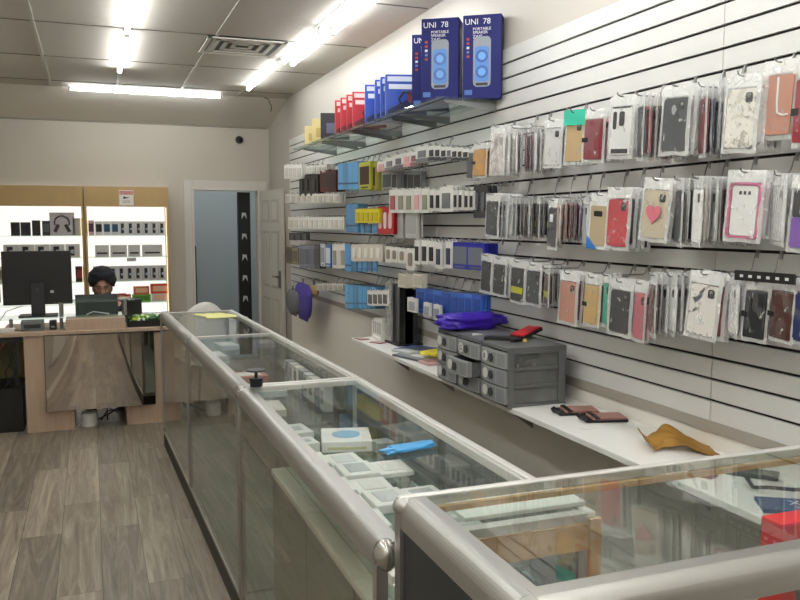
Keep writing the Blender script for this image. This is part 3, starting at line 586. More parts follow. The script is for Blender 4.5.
def speaker_box(x,y,rz,label,h=.425):
    w,d = .20,.13; t = empty('speaker_box',(x,y,SZ+.001),label,'box','dark blue speaker boxes',rz)
    bevel(MB().box(-w/2,w/2,-d/2,d/2,0,h).build('carton', mat('navy print','#1b2168',.55,var=.25,scale=9,spec=.25), t),.002)
    sp = MB().rbox(-.045,.047,-d/2-.002,-d/2,.06,.315,.022,0,None,4,'y').build('speaker_picture', pmat('#8d94a2'), t)
    MB().rbox(-.036,.038,-d/2-.003,-d/2-.002,.085,.265,.016,0,None,4,'y').build('speaker_grille', pmat('#4f86d0'), t)
    for zz in (.135,.215):
        MB().cyl((.001,-d/2-.003,zz),(.001,-d/2-.005,zz),.033,24).build('cone_ring', emitless('#2f5fae'), t)
        MB().cyl((.001,-d/2-.005,zz),(.001,-d/2-.006,zz),.020,20).build('cone', pmat('#6aa2e4'), t)
    MB().box(-.03,.032,-d/2-.0035,-d/2-.002,.066,.08).build('speaker_foot', DARK, t)
    Wm = pmat('#e9ebf2'); r = (math.pi/2,0,0)
    lettering('UNI  78', .041, t, (-w/2+.010,-d/2-.0015,h-.048), r, Wm)
    lettering('PORTABLE', .020, t, (-.048,-d/2-.0015,h-.078), r, Wm); lettering('SPEAKER', .020, t, (-.048,-d/2-.0015,h-.096), r, Wm); lettering('2X4"', .024, t, (-.048,-d/2-.0015,h-.118), r, Wm)
    for k in range(5): MB().box(-.080,-.066,-d/2-.002,-d/2,.21+.022*k,.222+.022*k).build('feature_icon', pmat(['#a8332e','#5f74a8','#d0d4e0','#a8332e','#a8332e'][k]), t)
    MB().box(-.09,-.05,-d/2-.0015,-d/2,.02,.045).build('printed_text', pmat('#3d66b0'), t)
    MB().box(w/2,w/2+.0012,-.03,.03,.04,.38).build('side_print', pmat('#3a3f58'), t); return t
def emitless(c): return pmat(c,.3)
speaker_box(1.965,3.935,-.62,'right one of the two front navy speaker boxes, beside the bare slats')
speaker_box(1.79,4.08,-.60,'left one of the two front navy speaker boxes on the glass shelf')
speaker_box(1.85,4.38,-.50,'navy speaker box half hidden behind the left front one', .41)
def ypix(px, x, w, d, rz, pyy=100):
    cx_ = -w/2*math.cos(rz)+d/2*math.sin(rz); cy_ = -w/2*math.sin(rz)-d/2*math.cos(rz)
    return onX(px, pyy, x+cx_).y-cy_
for k,px in enumerate((385.5,380.5,375,365)):
    headset_box(1.81,ypix(px,1.81,.25,.06,-.28),SZ+.001,.25,.24,.06,-.28,'#1f49b0','#1a2248',['nearest blue headset box with a full picture of a headset','second blue headset box, behind the nearest one','third blue headset box, second from the red ones','farthest blue headset box, touching the red row'][k],'blue headset boxes on the glass shelf')
for k,px in enumerate((352.5,346.5,340.5,335)):
    headset_box(1.80,ypix(px,1.80,.23,.07,-.26,110),SZ+.001,.23,.235,.07,-.26,'#b81f32','#5a1820',['nearest red headset box, right behind the blue ones','second red headset box, between its red neighbours','third red headset box counted from the blue ones','farthest red headset box, next to the black carton'][k],'red headset boxes on the glass shelf','r')
for k,(px,c,c2,w,h,lab,x) in enumerate(((320.5,'#22232c','#5a5f78',.22,.19,'black carton between the red headset boxes and the cream cartons',1.79),(312,'#d0bf84','#b7a05c',.16,.18,'nearer cream carton on the far end of the glass shelf',1.77),(304.5,'#cbbb86','#b7a05c',.16,.15,'farther cream carton on the far end of the glass shelf',1.77))):
    t = empty('shelf_carton',(x,ypix(px,x,w,.10,-.3,120),SZ+.001),lab,'box',None,-.3); bevel(MB().box(-w/2,w/2,-.05,.05,0,h).build('carton', pmat(c), t),.002); MB().box(-w*.3,w*.3,-.0512,-.05,h*.2,h*.6).build('printed_picture', pmat(c2), t)

# ------------------------------------------------------------------ reception desk
DY = 6.70
t = empty('reception_desk', (0,DY,0), 'pinkish oak reception desk with a tinted mirror panel on its front', 'desk')
MB().box(-.50,-.16,.0,.55,0,.745).build('left_pedestal', DESKW, t); MB().box(.225,.60,.0,.55,0,.73).build('right_pedestal', DESKW, t)
MB().box(-.16,.225,.25,.27,.15,.74).build('modesty_board', DESKW, t)
bevel(MB().box(-.66,.62,-.02,.62,.747,.775).build('desk_top', DESKW, t),.003)
MB().box(-.20,.235,.0,.30,.775,.86).build('riser', DESKW, t)
mm, n_, N_, L_ = nt('tinted mirror'); b_ = N_['Principled BSDF']; b_.inputs['Base Color'].default_value = hx('#b8aea5'); b_.inputs['Metallic'].default_value = 1; b_.inputs['Roughness'].default_value = .03
MB().grid(lambda u,v: Vector((-.355+.795*u, -.0345-.03+.045*max(0,1-u/.40)**2*(.35+.65*v)-.0+.012*max(0,(u-.5)/.5)**2, .165+.58*v)), 48, 4).build('mirror_panel', mm, t); MB().box(-.36,.445,-.02,-.001,.16,.75).build('mirror_backing', DARK, t)
t = empty('glass_desk_shelf', (0,DY+.1,.861), 'glass shelf on short metal posts across the reception desk', 'shelf')
MB().box(-.72,.28,0,.28,0,.008).build('lower_pane', GSHELF, t); MB().box(-.28,.31,.02,.26,.118,.126).build('upper_pane', GSHELF, t)
for x in (-.235,.24): MB().cyl((x,.05,.009),(x,.05,.117),.014,12).cyl((x,.23,.009),(x,.23,.117),.014,12).build('post', ALU, t)
for x in (-.60,): MB().cyl((x,.14,-.085),(x,.14,-.001),.014,12).build('post', ALU, t)
MB().cyl((-.235,.05,-.085),(-.235,.05,-.001),.014,12).build('post', ALU, t)
def monitor(name, loc, w, h, rz, label):
    t = empty(name, loc, label, 'monitor', None, rz)
    bevel(MB().box(-w/2,w/2,0,.03,.09,.09+h).build('display_back', mat('black monitor plastic','#121214',.45), t),.006); MB().box(-w/2+.01,w/2-.01,.03,.032,.10,.08+h).build('screen', mat('dark screen','#0a0b0d',.1), t)
    bevel(MB().box(-.05,.05,-.045,-.001,.0,h*.62).build('stand_column', mat('dark grey stand','#26272a',.4), t),.006); bevel(MB().box(-.14,.14,-.10,.10,0,.012).build('foot', BLACK, t),.003)
    MB().cyl((-.0,-.046,h*.5),(0,-.0465,h*.5),.012,16).build('maker_mark', pmat('#3a3c40'), t); MB().box(.09,.115,-.001,-.0,.18,.20).build('sticker', pmat('#c9ccd0'), t)
    return t
monitor('computer_monitor', (-.40,DY+.24,.872), .50, .42, .0, 'large black monitor seen from behind on the reception desk')
monitor('computer_monitor', (-.86,DY+.50,.872), .34, .28, .1, 'second black monitor cut by the left edge of the picture')
t = empty('laptop', (.03,DY+.44,.776), 'dark laptop screen in front of the seated person on the reception desk', 'laptop')
bevel(MB().box(-.17,.17,0,.22,0,.014).build('keyboard_base', DARK, t),.003)
MM = Matrix.Translation((0,0,.014))@Matrix.Rotation(-.05,4,'X'); MB().box(-.165,.165,-.012,-.002,0,.225,0,MM).build('lid', mat('laptop lid','#3c4342',.3,.3), t)
t = empty('card_terminal', (.285,DY+.43,.776), 'dark upright device right of the laptop on the reception desk', 'terminal'); bevel(MB().box(-.06,.10,0,.05,0,.19).build('case', DARK, t),.005); MB().box(-.05,.09,-.001,0,.06,.17).build('screen', BLACK, t)
t = empty('black_tray', (.37,DY+.12,.776), 'low black tray with green packaging at the right end of the reception desk', 'tray')
MB().box(-.12,.20,-.08,.10,0,.01).box(-.12,.20,-.08,-.07,.01,.05).box(-.12,.20,.09,.10,.01,.05).box(-.12,-.11,-.07,.09,.01,.05).box(.19,.20,-.07,.09,.01,.05).build('tray', BLACK, t)
wobble_bag('snack_packet', (.40,DY+.13,.787), .13,.06,.04, sprig('green wrapper','#2e6b28',['#b8d23a','#dfe6d8','#18351a'],22,.5,.2), 'shiny green wrapped packets in the black tray on the desk', 'packet', .1, 8, .3)
wobble_bag('clear_sack', (.50,DY+.42,.776), .16,.11,.035, film('white sack film',.55,'#e6e9ea',.9), 'clump of clear white plastic sacks behind the green packets', 'bag', 0, 9, .4)
t = empty('desk_gadget', (-.42,DY+.14,.776), 'grey metal box under the glass shelf left of the riser', 'box'); bevel(MB().box(-.10,.06,-.06,.06,0,.075).build('case', pmat('#6c716e',.4), t),.003); MB().box(-.08,.04,-.061,-.06,.02,.05).build('slot', DARK, t)
t = empty('black_gadget', (-.27,DY+.14,.776), 'small black box beside the grey metal box under the glass shelf', 'box'); bevel(MB().box(-.05,.0,-.05,.05,0,.07).build('case', BLACK, t),.003); MB().box(-.04,-.01,-.051,-.05,.02,.03).build('slot', GREY, t)
t = empty('white_adapter', (-.62,DY+.05,.776), 'low white adapter at the left end of the desk top', 'adapter'); bevel(MB().box(-.05,.06,-.03,.05,0,.03).build('case', WHITE, t),.004); MB().tube([(.06,0,.015),(.12,-.01,.01),(.16,.02,.02)],.003).build('lead', DARK, t)
t = empty('wifi_unit', (-.055,DY+.10,.0), 'white round router standing on the floor under the desk mirror', 'router')
MB().cyl((0,0,.0),(0,0,.10),.062,24,0,.062).ball((0,0,.10),.062,.062,.02).build('shell', pmat('#e2e0da',.4), t); MB().tube([(-.055,0,.03),(-.09,-.03,.004),(-.10,-.12,.004)],.004).build('lead', pmat('#c8c6c0'), t)
for k in range(3):
    pts = [Vector((-.02+.1*k*.5,DY+.2,.01)),Vector((.08,DY+.16+.02*k,.06+.03*k)),Vector((.16,DY+.2,.10-.02*k)),Vector((.21,DY+.18,.12+.02*k))]
    tag(MB().tube(pts,.006).build('power_lead', BLACK), 'black power lead looping under the desk beside the white router', 'cable', 'power leads under the desk')
# dark cabinet with cables left of desk
t = empty('cable_rack', (-.80,DY+.18,0), 'dark open cabinet full of cables left of the reception desk', 'cabinet')
MB().box(-.30,.27,-.10,.40,.0,.34).build('cabinet_body', BLACK, t); MB().box(-.30,.28,-.12,.42,.70,.745).build('top_board', DARK, t)
for x in (-.29,.0,.22): MB().box(x,x+.03,-.10,-.07,.34,.70).build('leg', BLACK, t)
MB().box(-.30,.27,.38,.40,.34,.70).build('back_board', mat('olive board','#8d8660',.6), t)
q = random.Random(3)
for k in range(9):
    x = -1.0+q.uniform(0,.42); pts = [(x,DY+.04,.70)]
    for j in range(5): x += q.uniform(-.07,.07); pts.append((x,DY+.03+q.uniform(-.02,.03),.70-.075*(j+1)))
    tag(MB().tube(pts,q.choice((.003,.005))).build('hanging_cable', BLACK if k%3 else pmat('#6b2f2f')), 'thin cable hanging tangled in front of the dark cabinet', 'cable', 'tangled cables left of the desk')
wobble_bag('crumpled_paper', (-.86,DY+.20,.746), .10,.08,.07, pmat('#b9b4ad'), 'crumpled pale bag on the dark cabinet below the second monitor', 'bag', 0, 14, .4)
for k,(a,b,c) in enumerate((((-.52,DY+.30,.95),(-.62,DY+.12,.93),(-.70,DY+.05,.80)),((-.05,DY+.2,.875),(.0,DY+.16,.90),(.12,DY+.2,.875)))):
    tag(MB().tube([a,b,c],.004).build('white_lead', pmat('#c4c6c8')), ['pale cable running down in front of the large monitor','pale cable lying on the lower glass desk shelf'][k], 'cable')
# white shell chair behind the showcase end
t = empty('shell_chair', (.93,7.05,0), 'white moulded chair whose curved back shows beyond the far showcase end', 'chair', None, .2)
MB().grid(lambda u,v: Vector(((u-.5)*.42, .20-.10*math.cos((u-.5)*3)+.0, .42+(.50-.16*(2*u-1)**2)*v)), 16, 6).build('backrest', pmat('#dedbd5',.4), t)
MB().grid(lambda u,v: Vector(((u-.5)*.48, -.22+.34*v, .44-.02*math.cos((u-.5)*3.1))), 10, 6).build('seat', pmat('#dedbd5',.4), t)
for sx in (-.18,.18):
    for sy in (-.18,.10): MB().cyl((sx,sy,0),(sx*.7,sy*.7,.43),.012,10).build('leg', ALU, t)
for o in t.children:
    if len(o.data.polygons) > 50: s_ = o.modifiers.new('thickness','SOLIDIFY'); s_.thickness = .008

# ------------------------------------------------------------------ lit wall cabinets
CY = 9.55
LED = emit('cabinet led', '#ffedbe', 2.2)
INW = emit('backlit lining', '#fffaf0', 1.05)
def cabinet(x0, x1, label):
    t = empty('display_cabinet', ((x0+x1)/2, CY, 0), label, 'cabinet', 'lit wall cabinets'); a = x0-(x0+x1)/2; b = -a
    MB().box(a,a+.02,0,.34,0,2.0).build('side_panel', TAN, t); MB().box(b-.02,b,0,.34,0,2.0).build('side_panel', TAN, t)
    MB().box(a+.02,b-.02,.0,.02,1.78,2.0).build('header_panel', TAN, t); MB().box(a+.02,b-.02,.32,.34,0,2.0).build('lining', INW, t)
    MB().box(a+.02,b-.02,.02,.32,1.97,2.0).build('top_panel', TAN, t); MB().box(a+.02,b-.02,.005,.32,.0,.10).build('base', TAN, t)
    for z in (1.455,1.215,.945,.70,.42): MB().box(a+.02,b-.02,.01,.31,z,z+.008).build('glass_shelf', GSHELF, t)
    MB().box(a+.03,b-.03,.022,.034,1.80,1.812).build('led_strip', LED, t)
    for x in (a+.026,b-.030): MB().box(x,x+.004,.04,.05,.12,1.77).build('led_strip', LED, t)
    return t
c1 = cabinet(-.985,-.065,'left lit wall cabinet with the headphone box behind the monitor'); c2 = cabinet(-.05,.835,'right lit wall cabinet with a white notice on its header, behind the seated person')
n = MB().box(-.075,.075,-.002,0,0,.165).build('wall_notice', pmat('#e2ddd8'), None, (.385,CY-.001,1.795)); tag(n,'white notice with red heading stuck on the right cabinet header','sign')
MB().box(-.07,.07,-.003,-.002,.118,.155).build('red_heading', pmat('#b23a3c'), n)
lettering('NOTICE', .034, n, (0,-.0034,.124), (math.pi/2,0,0), pmat('#e8d8d6'), align='CENTER')
MB().prism([(-.035,.07),(-.03,.10),(.0,.088),(.04,.088),(.0,.075)],-.003,-.002,'y').build('camera_symbol', BLACK, n)
for z in (.03,.045): MB().box(-.04,.04,-.003,-.002,z,z+.006).build('printed_text', pmat('#8c8888'), n)
def carton(x, z, w, h, c, label, pic=None, grp=None, d=.10, y=CY+.06, name='product_box'):
    t = empty(name,(x,y+d/2,z+.0085),label,'box',grp); MB().box(-w/2,w/2,-d/2,d/2,0,h).build('carton', pmat(c), t)
    if pic == 'phone':
        MB().box(-w*.28,w*.12,-d/2-.002,-d/2,h*.15,h*.85).build('printed_phone', BLACK, t); MB().cyl((.0,-d/2-.002,h*.45),(0,-d/2-.004,h*.45),w*.16,12).build('printed_dial', pmat('#9fb0bd'), t)
    elif pic: MB().box(-w*.38,w*.38,-d/2-.002,-d/2,h*.25,h*.40 if pic=='line' else h*.8).build('printed_picture', DARK if pic=='line' else pmat(pic), t)
    return t
for k in range(10):
    x = -.015+.0845*k+.02
    if k == 0: carton(x,1.455,.075,.165,'#a8909a','white phone box with a pink picture, first on the top shelf of the right cabinet','#3c2430')
    elif k in (1,2,3): carton(x,1.455,.08,.155,'#c9c8c6',['','white phone box with a black picture, second on the top shelf of the right cabinet','white phone box with a teal picture nearer the black-pictured one, top shelf','white phone box with a teal picture nearer the dial-pictured ones, top shelf'][k],['','#15171a','#1f4a63','#1f4a63'][k])
    else: carton(x,1.455,.08,.155,'#c9c8c6','white phone box with black picture and dial, top shelf of the right cabinet','phone','phone boxes on the top shelf of the right cabinet')
for k,(x,w) in enumerate(((.115,.15),(.29,.18),(.455,.13),(.65,.22))): carton(x,1.215,w-.006,.13,'#bebcb8',['flat grey box at the left end of the second shelf of the right cabinet','second flat grey box of the right cabinet, left of the small one','smallest flat grey box on the second shelf of the right cabinet','widest flat grey box at the right end of the second shelf of the right cabinet'][k],'line')
tg = MB().box(-.05,.05,-.003,0,-.04,0).build('shelf_tag', pmat('#a9a9a6'), None, (.42,CY+.006,1.214)); tag(tg,'small grey tag hanging at the edge of the second shelf of the right cabinet','tag')
for k in range(9): carton(.055+.0875*k,.945,.083,.165,'#bdb9b6','white box with black picture and ring, third shelf of the right cabinet','phone','boxes on the third shelf of the right cabinet')
for (x,z,w,h,c,lab,dz) in ((.31,.70,.09,.10,'#a5242c','dark red carton on the fourth shelf of the right cabinet',0),(.37,.70,.07,.09,'#b54a3a','brick red carton beside the dark red one',0),(.52,.70,.20,.085,'#5fa02c','green carton on the fourth shelf of the right cabinet',0),(.72,.70,.18,.09,'#cfc9c0','white carton under the orange ones on the fourth shelf',0),(.52,.785,.17,.09,'#c9663a','left orange carton on top of the green one',0),(.72,.79,.20,.11,'#cc4a1e','right deep orange carton on top of the white one',0)):
    carton(x,z,w,h,c,lab,'#e0b090' if c != '#5fa02c' else '#3f7a1c')
for k,(x,w,h,c,lab) in enumerate(((-.75,.09,.145,'#1c1d20','leftmost black box on the top shelf of the left cabinet'),(-.65,.10,.145,'#242528','second black box on the top shelf of the left cabinet'),(-.545,.085,.165,'#17181b','third, taller black box on the top shelf of the left cabinet'),(-.445,.085,.16,'#2c2f30','black box with a grey picture touching the headphone box'))): carton(x,1.455,w-.006,h,c,lab,'#0c0d0f' if k < 3 else '#4a5452')
hb_ = carton(-.285,1.455,.25,.25,'#b3adb0','pale mauve box with a picture of dark headphones on the left cabinet shelf',None); c_ = -.05-.004
pts = [(-.07,c_,.11)]+[(-.075*math.cos(math.pi*i/10), c_, .14+.075*math.sin(math.pi*i/10)) for i in range(11)]+[(.07,c_,.11)]
MB().tube(pts,.008,6).build('printed_band', pmat('#3c3034'), hb_)
for s in (-1,1): MB().box(-.018,.018,-.003,.0,-.045,.045,0,Matrix.Translation((s*.055,-.051,.08))@Matrix.Rotation(-s*.45,4,'Y')).build('printed_earcup', pmat('#3a2f33'), hb_)
carton(-.125,1.455,.10,.19,'#a9a7a5','plain grey box right of the headphone box',None)
for k in range(5): carton(-.80+.153*k,1.215,.145,.145,'#c2c0bb','white phone box with a small black picture on the second shelf of the left cabinet','phone','phone boxes on the second shelf of the left cabinet')
for k in range(5): carton(-.89+.15*k,.945,.12,.18,'#d0cec8','white box on the third shelf of the left cabinet behind the monitor','#77706c','boxes on the third shelf of the left cabinet')
carton(-.125,.945,.085,.17,'#3a1c20','dark red box on the third shelf beside the monitor','#7a2a2e')

# ------------------------------------------------------------------ seated person
PX, PY = .085, 7.86
SKIN = mat('skin','#a37b66',.5,var=.06,scale=20); SHIRT = mat('dark shirt cloth','#2a2b33',.8,var=.15,scale=30); TURB = mat('navy turban cloth','#0e0f1c',.8,var=.25,scale=14,stretch=(1,1,8),bump=.4)
def skin_mesh(pts, edges, rad, sub=2):
    me = bpy.data.meshes.new('s'); me.from_pydata(pts, edges, []); o = bpy.data.objects.new('s', me); COL.objects.link(o)
    sk = o.modifiers.new('skin','SKIN'); sk.use_smooth_shade = True
    for i, v in enumerate(me.skin_vertices[0].data): v.radius = (rad[i][0], rad[i][1]) if isinstance(rad[i],tuple) else (rad[i],rad[i]); v.use_root = (i == 0)
    sb = o.modifiers.new('sub','SUBSURF'); sb.levels = sb.render_levels = sub
    dg = bpy.context.evaluated_depsgraph_get(); r = bpy.data.meshes.new_from_object(o.evaluated_get(dg)); bpy.data.objects.remove(o); return r
J = [(0,0,.50),(0,-.02,.62),(0,-.04,.76),(0,-.07,.86),(0,-.09,.925),            # pelvis..neck
     (.16,-.05,.83),(.22,-.12,.64),(.14,-.36,.70),(.06,-.44,.715),              # right side arm
     (-.16,-.05,.83),(-.22,-.12,.64),(-.14,-.36,.70),(-.06,-.44,.715),
     (.10,-.02,.47),(.13,-.42,.48),(.13,-.40,.10),(.13,-.50,.04),(-.10,-.02,.47),(-.13,-.42,.48),(-.13,-.40,.10),(-.13,-.50,.04)]
E_ = [(0,1),(1,2),(2,3),(3,4),(3,5),(5,6),(6,7),(7,8),(3,9),(9,10),(10,11),(11,12),(0,13),(13,14),(14,15),(15,16),(0,17),(17,18),(18,19),(19,20)]
Rr = [(.14,.10),(.13,.09),(.15,.10),(.09,.07),.05,.06,.045,.034,.026,.06,.045,.034,.026,.085,.065,.045,.035,.085,.065,.045,.035]
body = skin_mesh(J,E_,Rr)
bmx = bmesh.new(); bmx.from_mesh(body)
def add_mesh(bm, mb, M=None):
    me = mb.mesh('tmp', SKIN)
    if M: me.transform(M)
    bm.from_mesh(me); bpy.data.meshes.remove(me)
def head_fn(u,v):
    a = 2*math.pi*u; b = math.pi*v; x = math.cos(a)*math.sin(b); y = math.sin(a)*math.sin(b); z = math.cos(b)
    X = x*.075; Y = y*.095; Zz = z*.118
    if z < 0: X *= 1-.35*z*z; Y *= (1-.12*z*z)
    if y < 0: # face side: brow, eye sockets, cheeks, chin
        Y += -.010*math.exp(-((z-.18)/.10)**2)+.012*math.exp(-((abs(x)-.42)/.16)**2-((z-.02)/.10)**2)-.012*math.exp(-((z+.85)/.15)**2)
    return Vector((X,Y,Zz))
HM = Matrix.Translation((0,-.115,1.025))@Matrix.Rotation(.18,4,'X')
add_mesh(bmx, MB().grid(head_fn, 40, 28), HM)
nose = MB().grid(lambda u,v: Vector((( .006+.014*v)*math.cos(2*math.pi*u), -.088-.010*v-(.006+.012*v)*math.sin(2*math.pi*u), .030-.055*v)), 12, 6).ball((0,-.10,-.027),.017,.016,.012)
add_mesh(bmx, nose, HM)
for s in (-1,1):
    add_mesh(bmx, MB().ball((s*.078,.0,-.01),.010,.02,.032), HM)
    hand_m = Matrix.Translation((s*.05,-.455,.715))@Matrix.Rotation(s*.3,4,'Z')
    add_mesh(bmx, MB().ball((0,-.03,0),.036,.048,.016), hand_m)
    for f in range(4):
        L1 = (.034,.040,.038,.030)[f]; x = -.027+.018*f
        add_mesh(bmx, MB().tube([(x,-.055,.0),(x*1.1,-.07-L1*.5,.008),(x*1.15,-.075-L1,-.006),(x*1.15,-.078-L1*1.2,-.018)],.0085,8), hand_m)
    add_mesh(bmx, MB().tube([(-s*.028,-.015,0),(-s*.05,-.04,.0),(-s*.052,-.065,-.008)],.0095,8), hand_m)
bme = bpy.data.meshes.new('person'); bmx.to_mesh(bme); bmx.free(); bme.materials.append(SKIN)
for p in bme.polygons: p.use_smooth = True
person = link('person', bme, None, (PX,PY,0)); tag(person, 'seated person in a dark navy turban looking down behind the laptop', 'person')
rm = person.modifiers.new('remesh','REMESH'); rm.mode = 'VOXEL'; rm.voxel_size = .0065; rm.use_smooth_shade = True
# shirt and trousers
sh = skin_mesh(J[:4]+[J[5],J[6],(.155,-.33,.695),J[9],J[10],(-.155,-.33,.695)], [(0,1),(1,2),(2,3),(3,4),(4,5),(5,6),(3,7),(7,8),(8,9)], [(.155,.115),(.145,.105),(.165,.115),(.105,.085),.072,.058,.046,.072,.058,.046]); sh.materials.clear(); sh.materials.append(SHIRT); link('shirt', sh, person)
tr_ = skin_mesh([J[0]]+J[13:16]+J[17:20], [(0,1),(1,2),(2,3),(0,4),(4,5),(5,6)], [(.15,.11),.098,.078,.058,.098,.078,.058]); tr_.materials.clear(); tr_.materials.append(mat('dark trousers','#1c1d22',.8)); link('trousers', tr_, person)
for s in (-1,1): bevel(MB().rbox(-.045,.045,-.16,.10,0,.08,.035).build('shoe', BLACK, person, (s*.13,-.44,0)),.015)
def turb_fn(u,v):
    a = 2*math.pi*u; fr_ = max(0,-math.sin(a))**5
    th = v*math.radians(122-40*fr_)
    fold = 1+.030*math.sin(11*th+2.6*abs(math.cos(a))) * math.sin(th)
    return Vector((.122*math.cos(a)*math.sin(th)*fold, .128*math.sin(a)*math.sin(th)*fold, .122*math.cos(th)*fold))
to = MB().grid(turb_fn, 56, 22).build('turban', TURB, person, (0,-.095,1.098), (.05,0,0))
ts_ = to.modifiers.new('thickness','SOLIDIFY'); ts_.thickness = .012; ts_.offset = -1
HAIR = mat('dark beard','#17130f',.9,var=.2,scale=60)
MB().grid(lambda u,v: Vector((.079*math.sin((u-.5)*3.3)*(1-.25*v), -.012-.082*math.cos((u-.5)*3.3)*(1-.1*v)-.012, -.045-.085*v+.03*abs(u-.5)*2)), 20, 8).build('beard', HAIR, person, (0,-.115,1.025), (.18,0,0))
MB().tube([(-.032,-.093,-.043),(0,-.102,-.036),(.032,-.093,-.043)],.006,6).tube([(-.05,-.083,.032),(-.03,-.094,.038),(-.012,-.096,.033)],.0045,6).tube([(.05,-.083,.032),(.03,-.094,.038),(.012,-.096,.033)],.0045,6).build('brows_and_moustache', HAIR, person, (0,-.115,1.025), (.18,0,0))
for s in (-1,1): MB().ball((0,0,0),.010,.006,.0035).build('eye', DARK, person, (s*.031,-.200,1.025))
t = empty('office_chair', (PX,PY+.12,0), 'dark office chair under the seated person behind the desk', 'chair')
bevel(MB().rbox(-.23,.23,-.28,.18,.34,.39,.06).build('seat', DARK, t),.01); bevel(MB().rbox(-.20,.20,.19,.24,.45,.80,.06,0,None,3,'y').build('backrest', DARK, t),.01)
MB().box(-.03,.03,.18,.21,.36,.50).build('back_bar', BLACK, t)
MB().cyl((0,0,.06),(0,0,.34),.025,12).build('gas_column', BLACK, t)
for k in range(5):
    a = 2*math.pi*k/5; MB().cyl((0,0,.08),(.26*math.cos(a),.26*math.sin(a),.06),.018,8).ball((.26*math.cos(a),.26*math.sin(a),.03),.028,.028,.03).build('leg', BLACK, t)
# ------------------------------------------------------------------ merchandise hanging on the slat wall
class Kit: pass
def noisy(p, s, k): return noise.noise(Vector((p[0]*s+k, p[1]*s, p[2]*s)))
def bag_mesh(seed, header=.17, matf=None):
    """unit bag: y -.5..+.5, z 0..-1 (scaled per pack), open flat pouch with crumpled sides"""
    b = MB()
    def prof(u,v):
        e = max(0, 1-abs(2*u-1)**6)*max(0, 1-(2*v-1)**8)
        return e*(1 if v > .2 else v/.2)
    def f(sign):
        def g(u,v):
            n = noisy((u*2.2,v*3.5,sign), 1.6, seed*5.3)
            y = (u-.5)*(1+.05*noisy((v*4,0,0),1,seed)) ; x = sign*(.0015+.0068*prof(u,v)+.003*n*e2(u,v))
            z = -v*(1-.02*noisy((u*3,0,0),1,seed+2))
            return Vector((x,y,z))
        return g
    def e2(u,v): return min(1, 6*min(u,1-u,v,1-v)+.15)
    for s in (-1,1): b.grid(f(s), 11, 18, 0, True, None, lambda u,v: 1 if v < header or u < .1 or u > .9 or v > .95 else 0)
    m = b.mesh('bag', matf or [BAG, BAGTOP]); return m
BAGS = [bag_mesh(k) for k in range(4)]
MILK = [bag_mesh(k+10, .14, [BAGFR, BAGTOP]) for k in range(2)]
CASES = {}
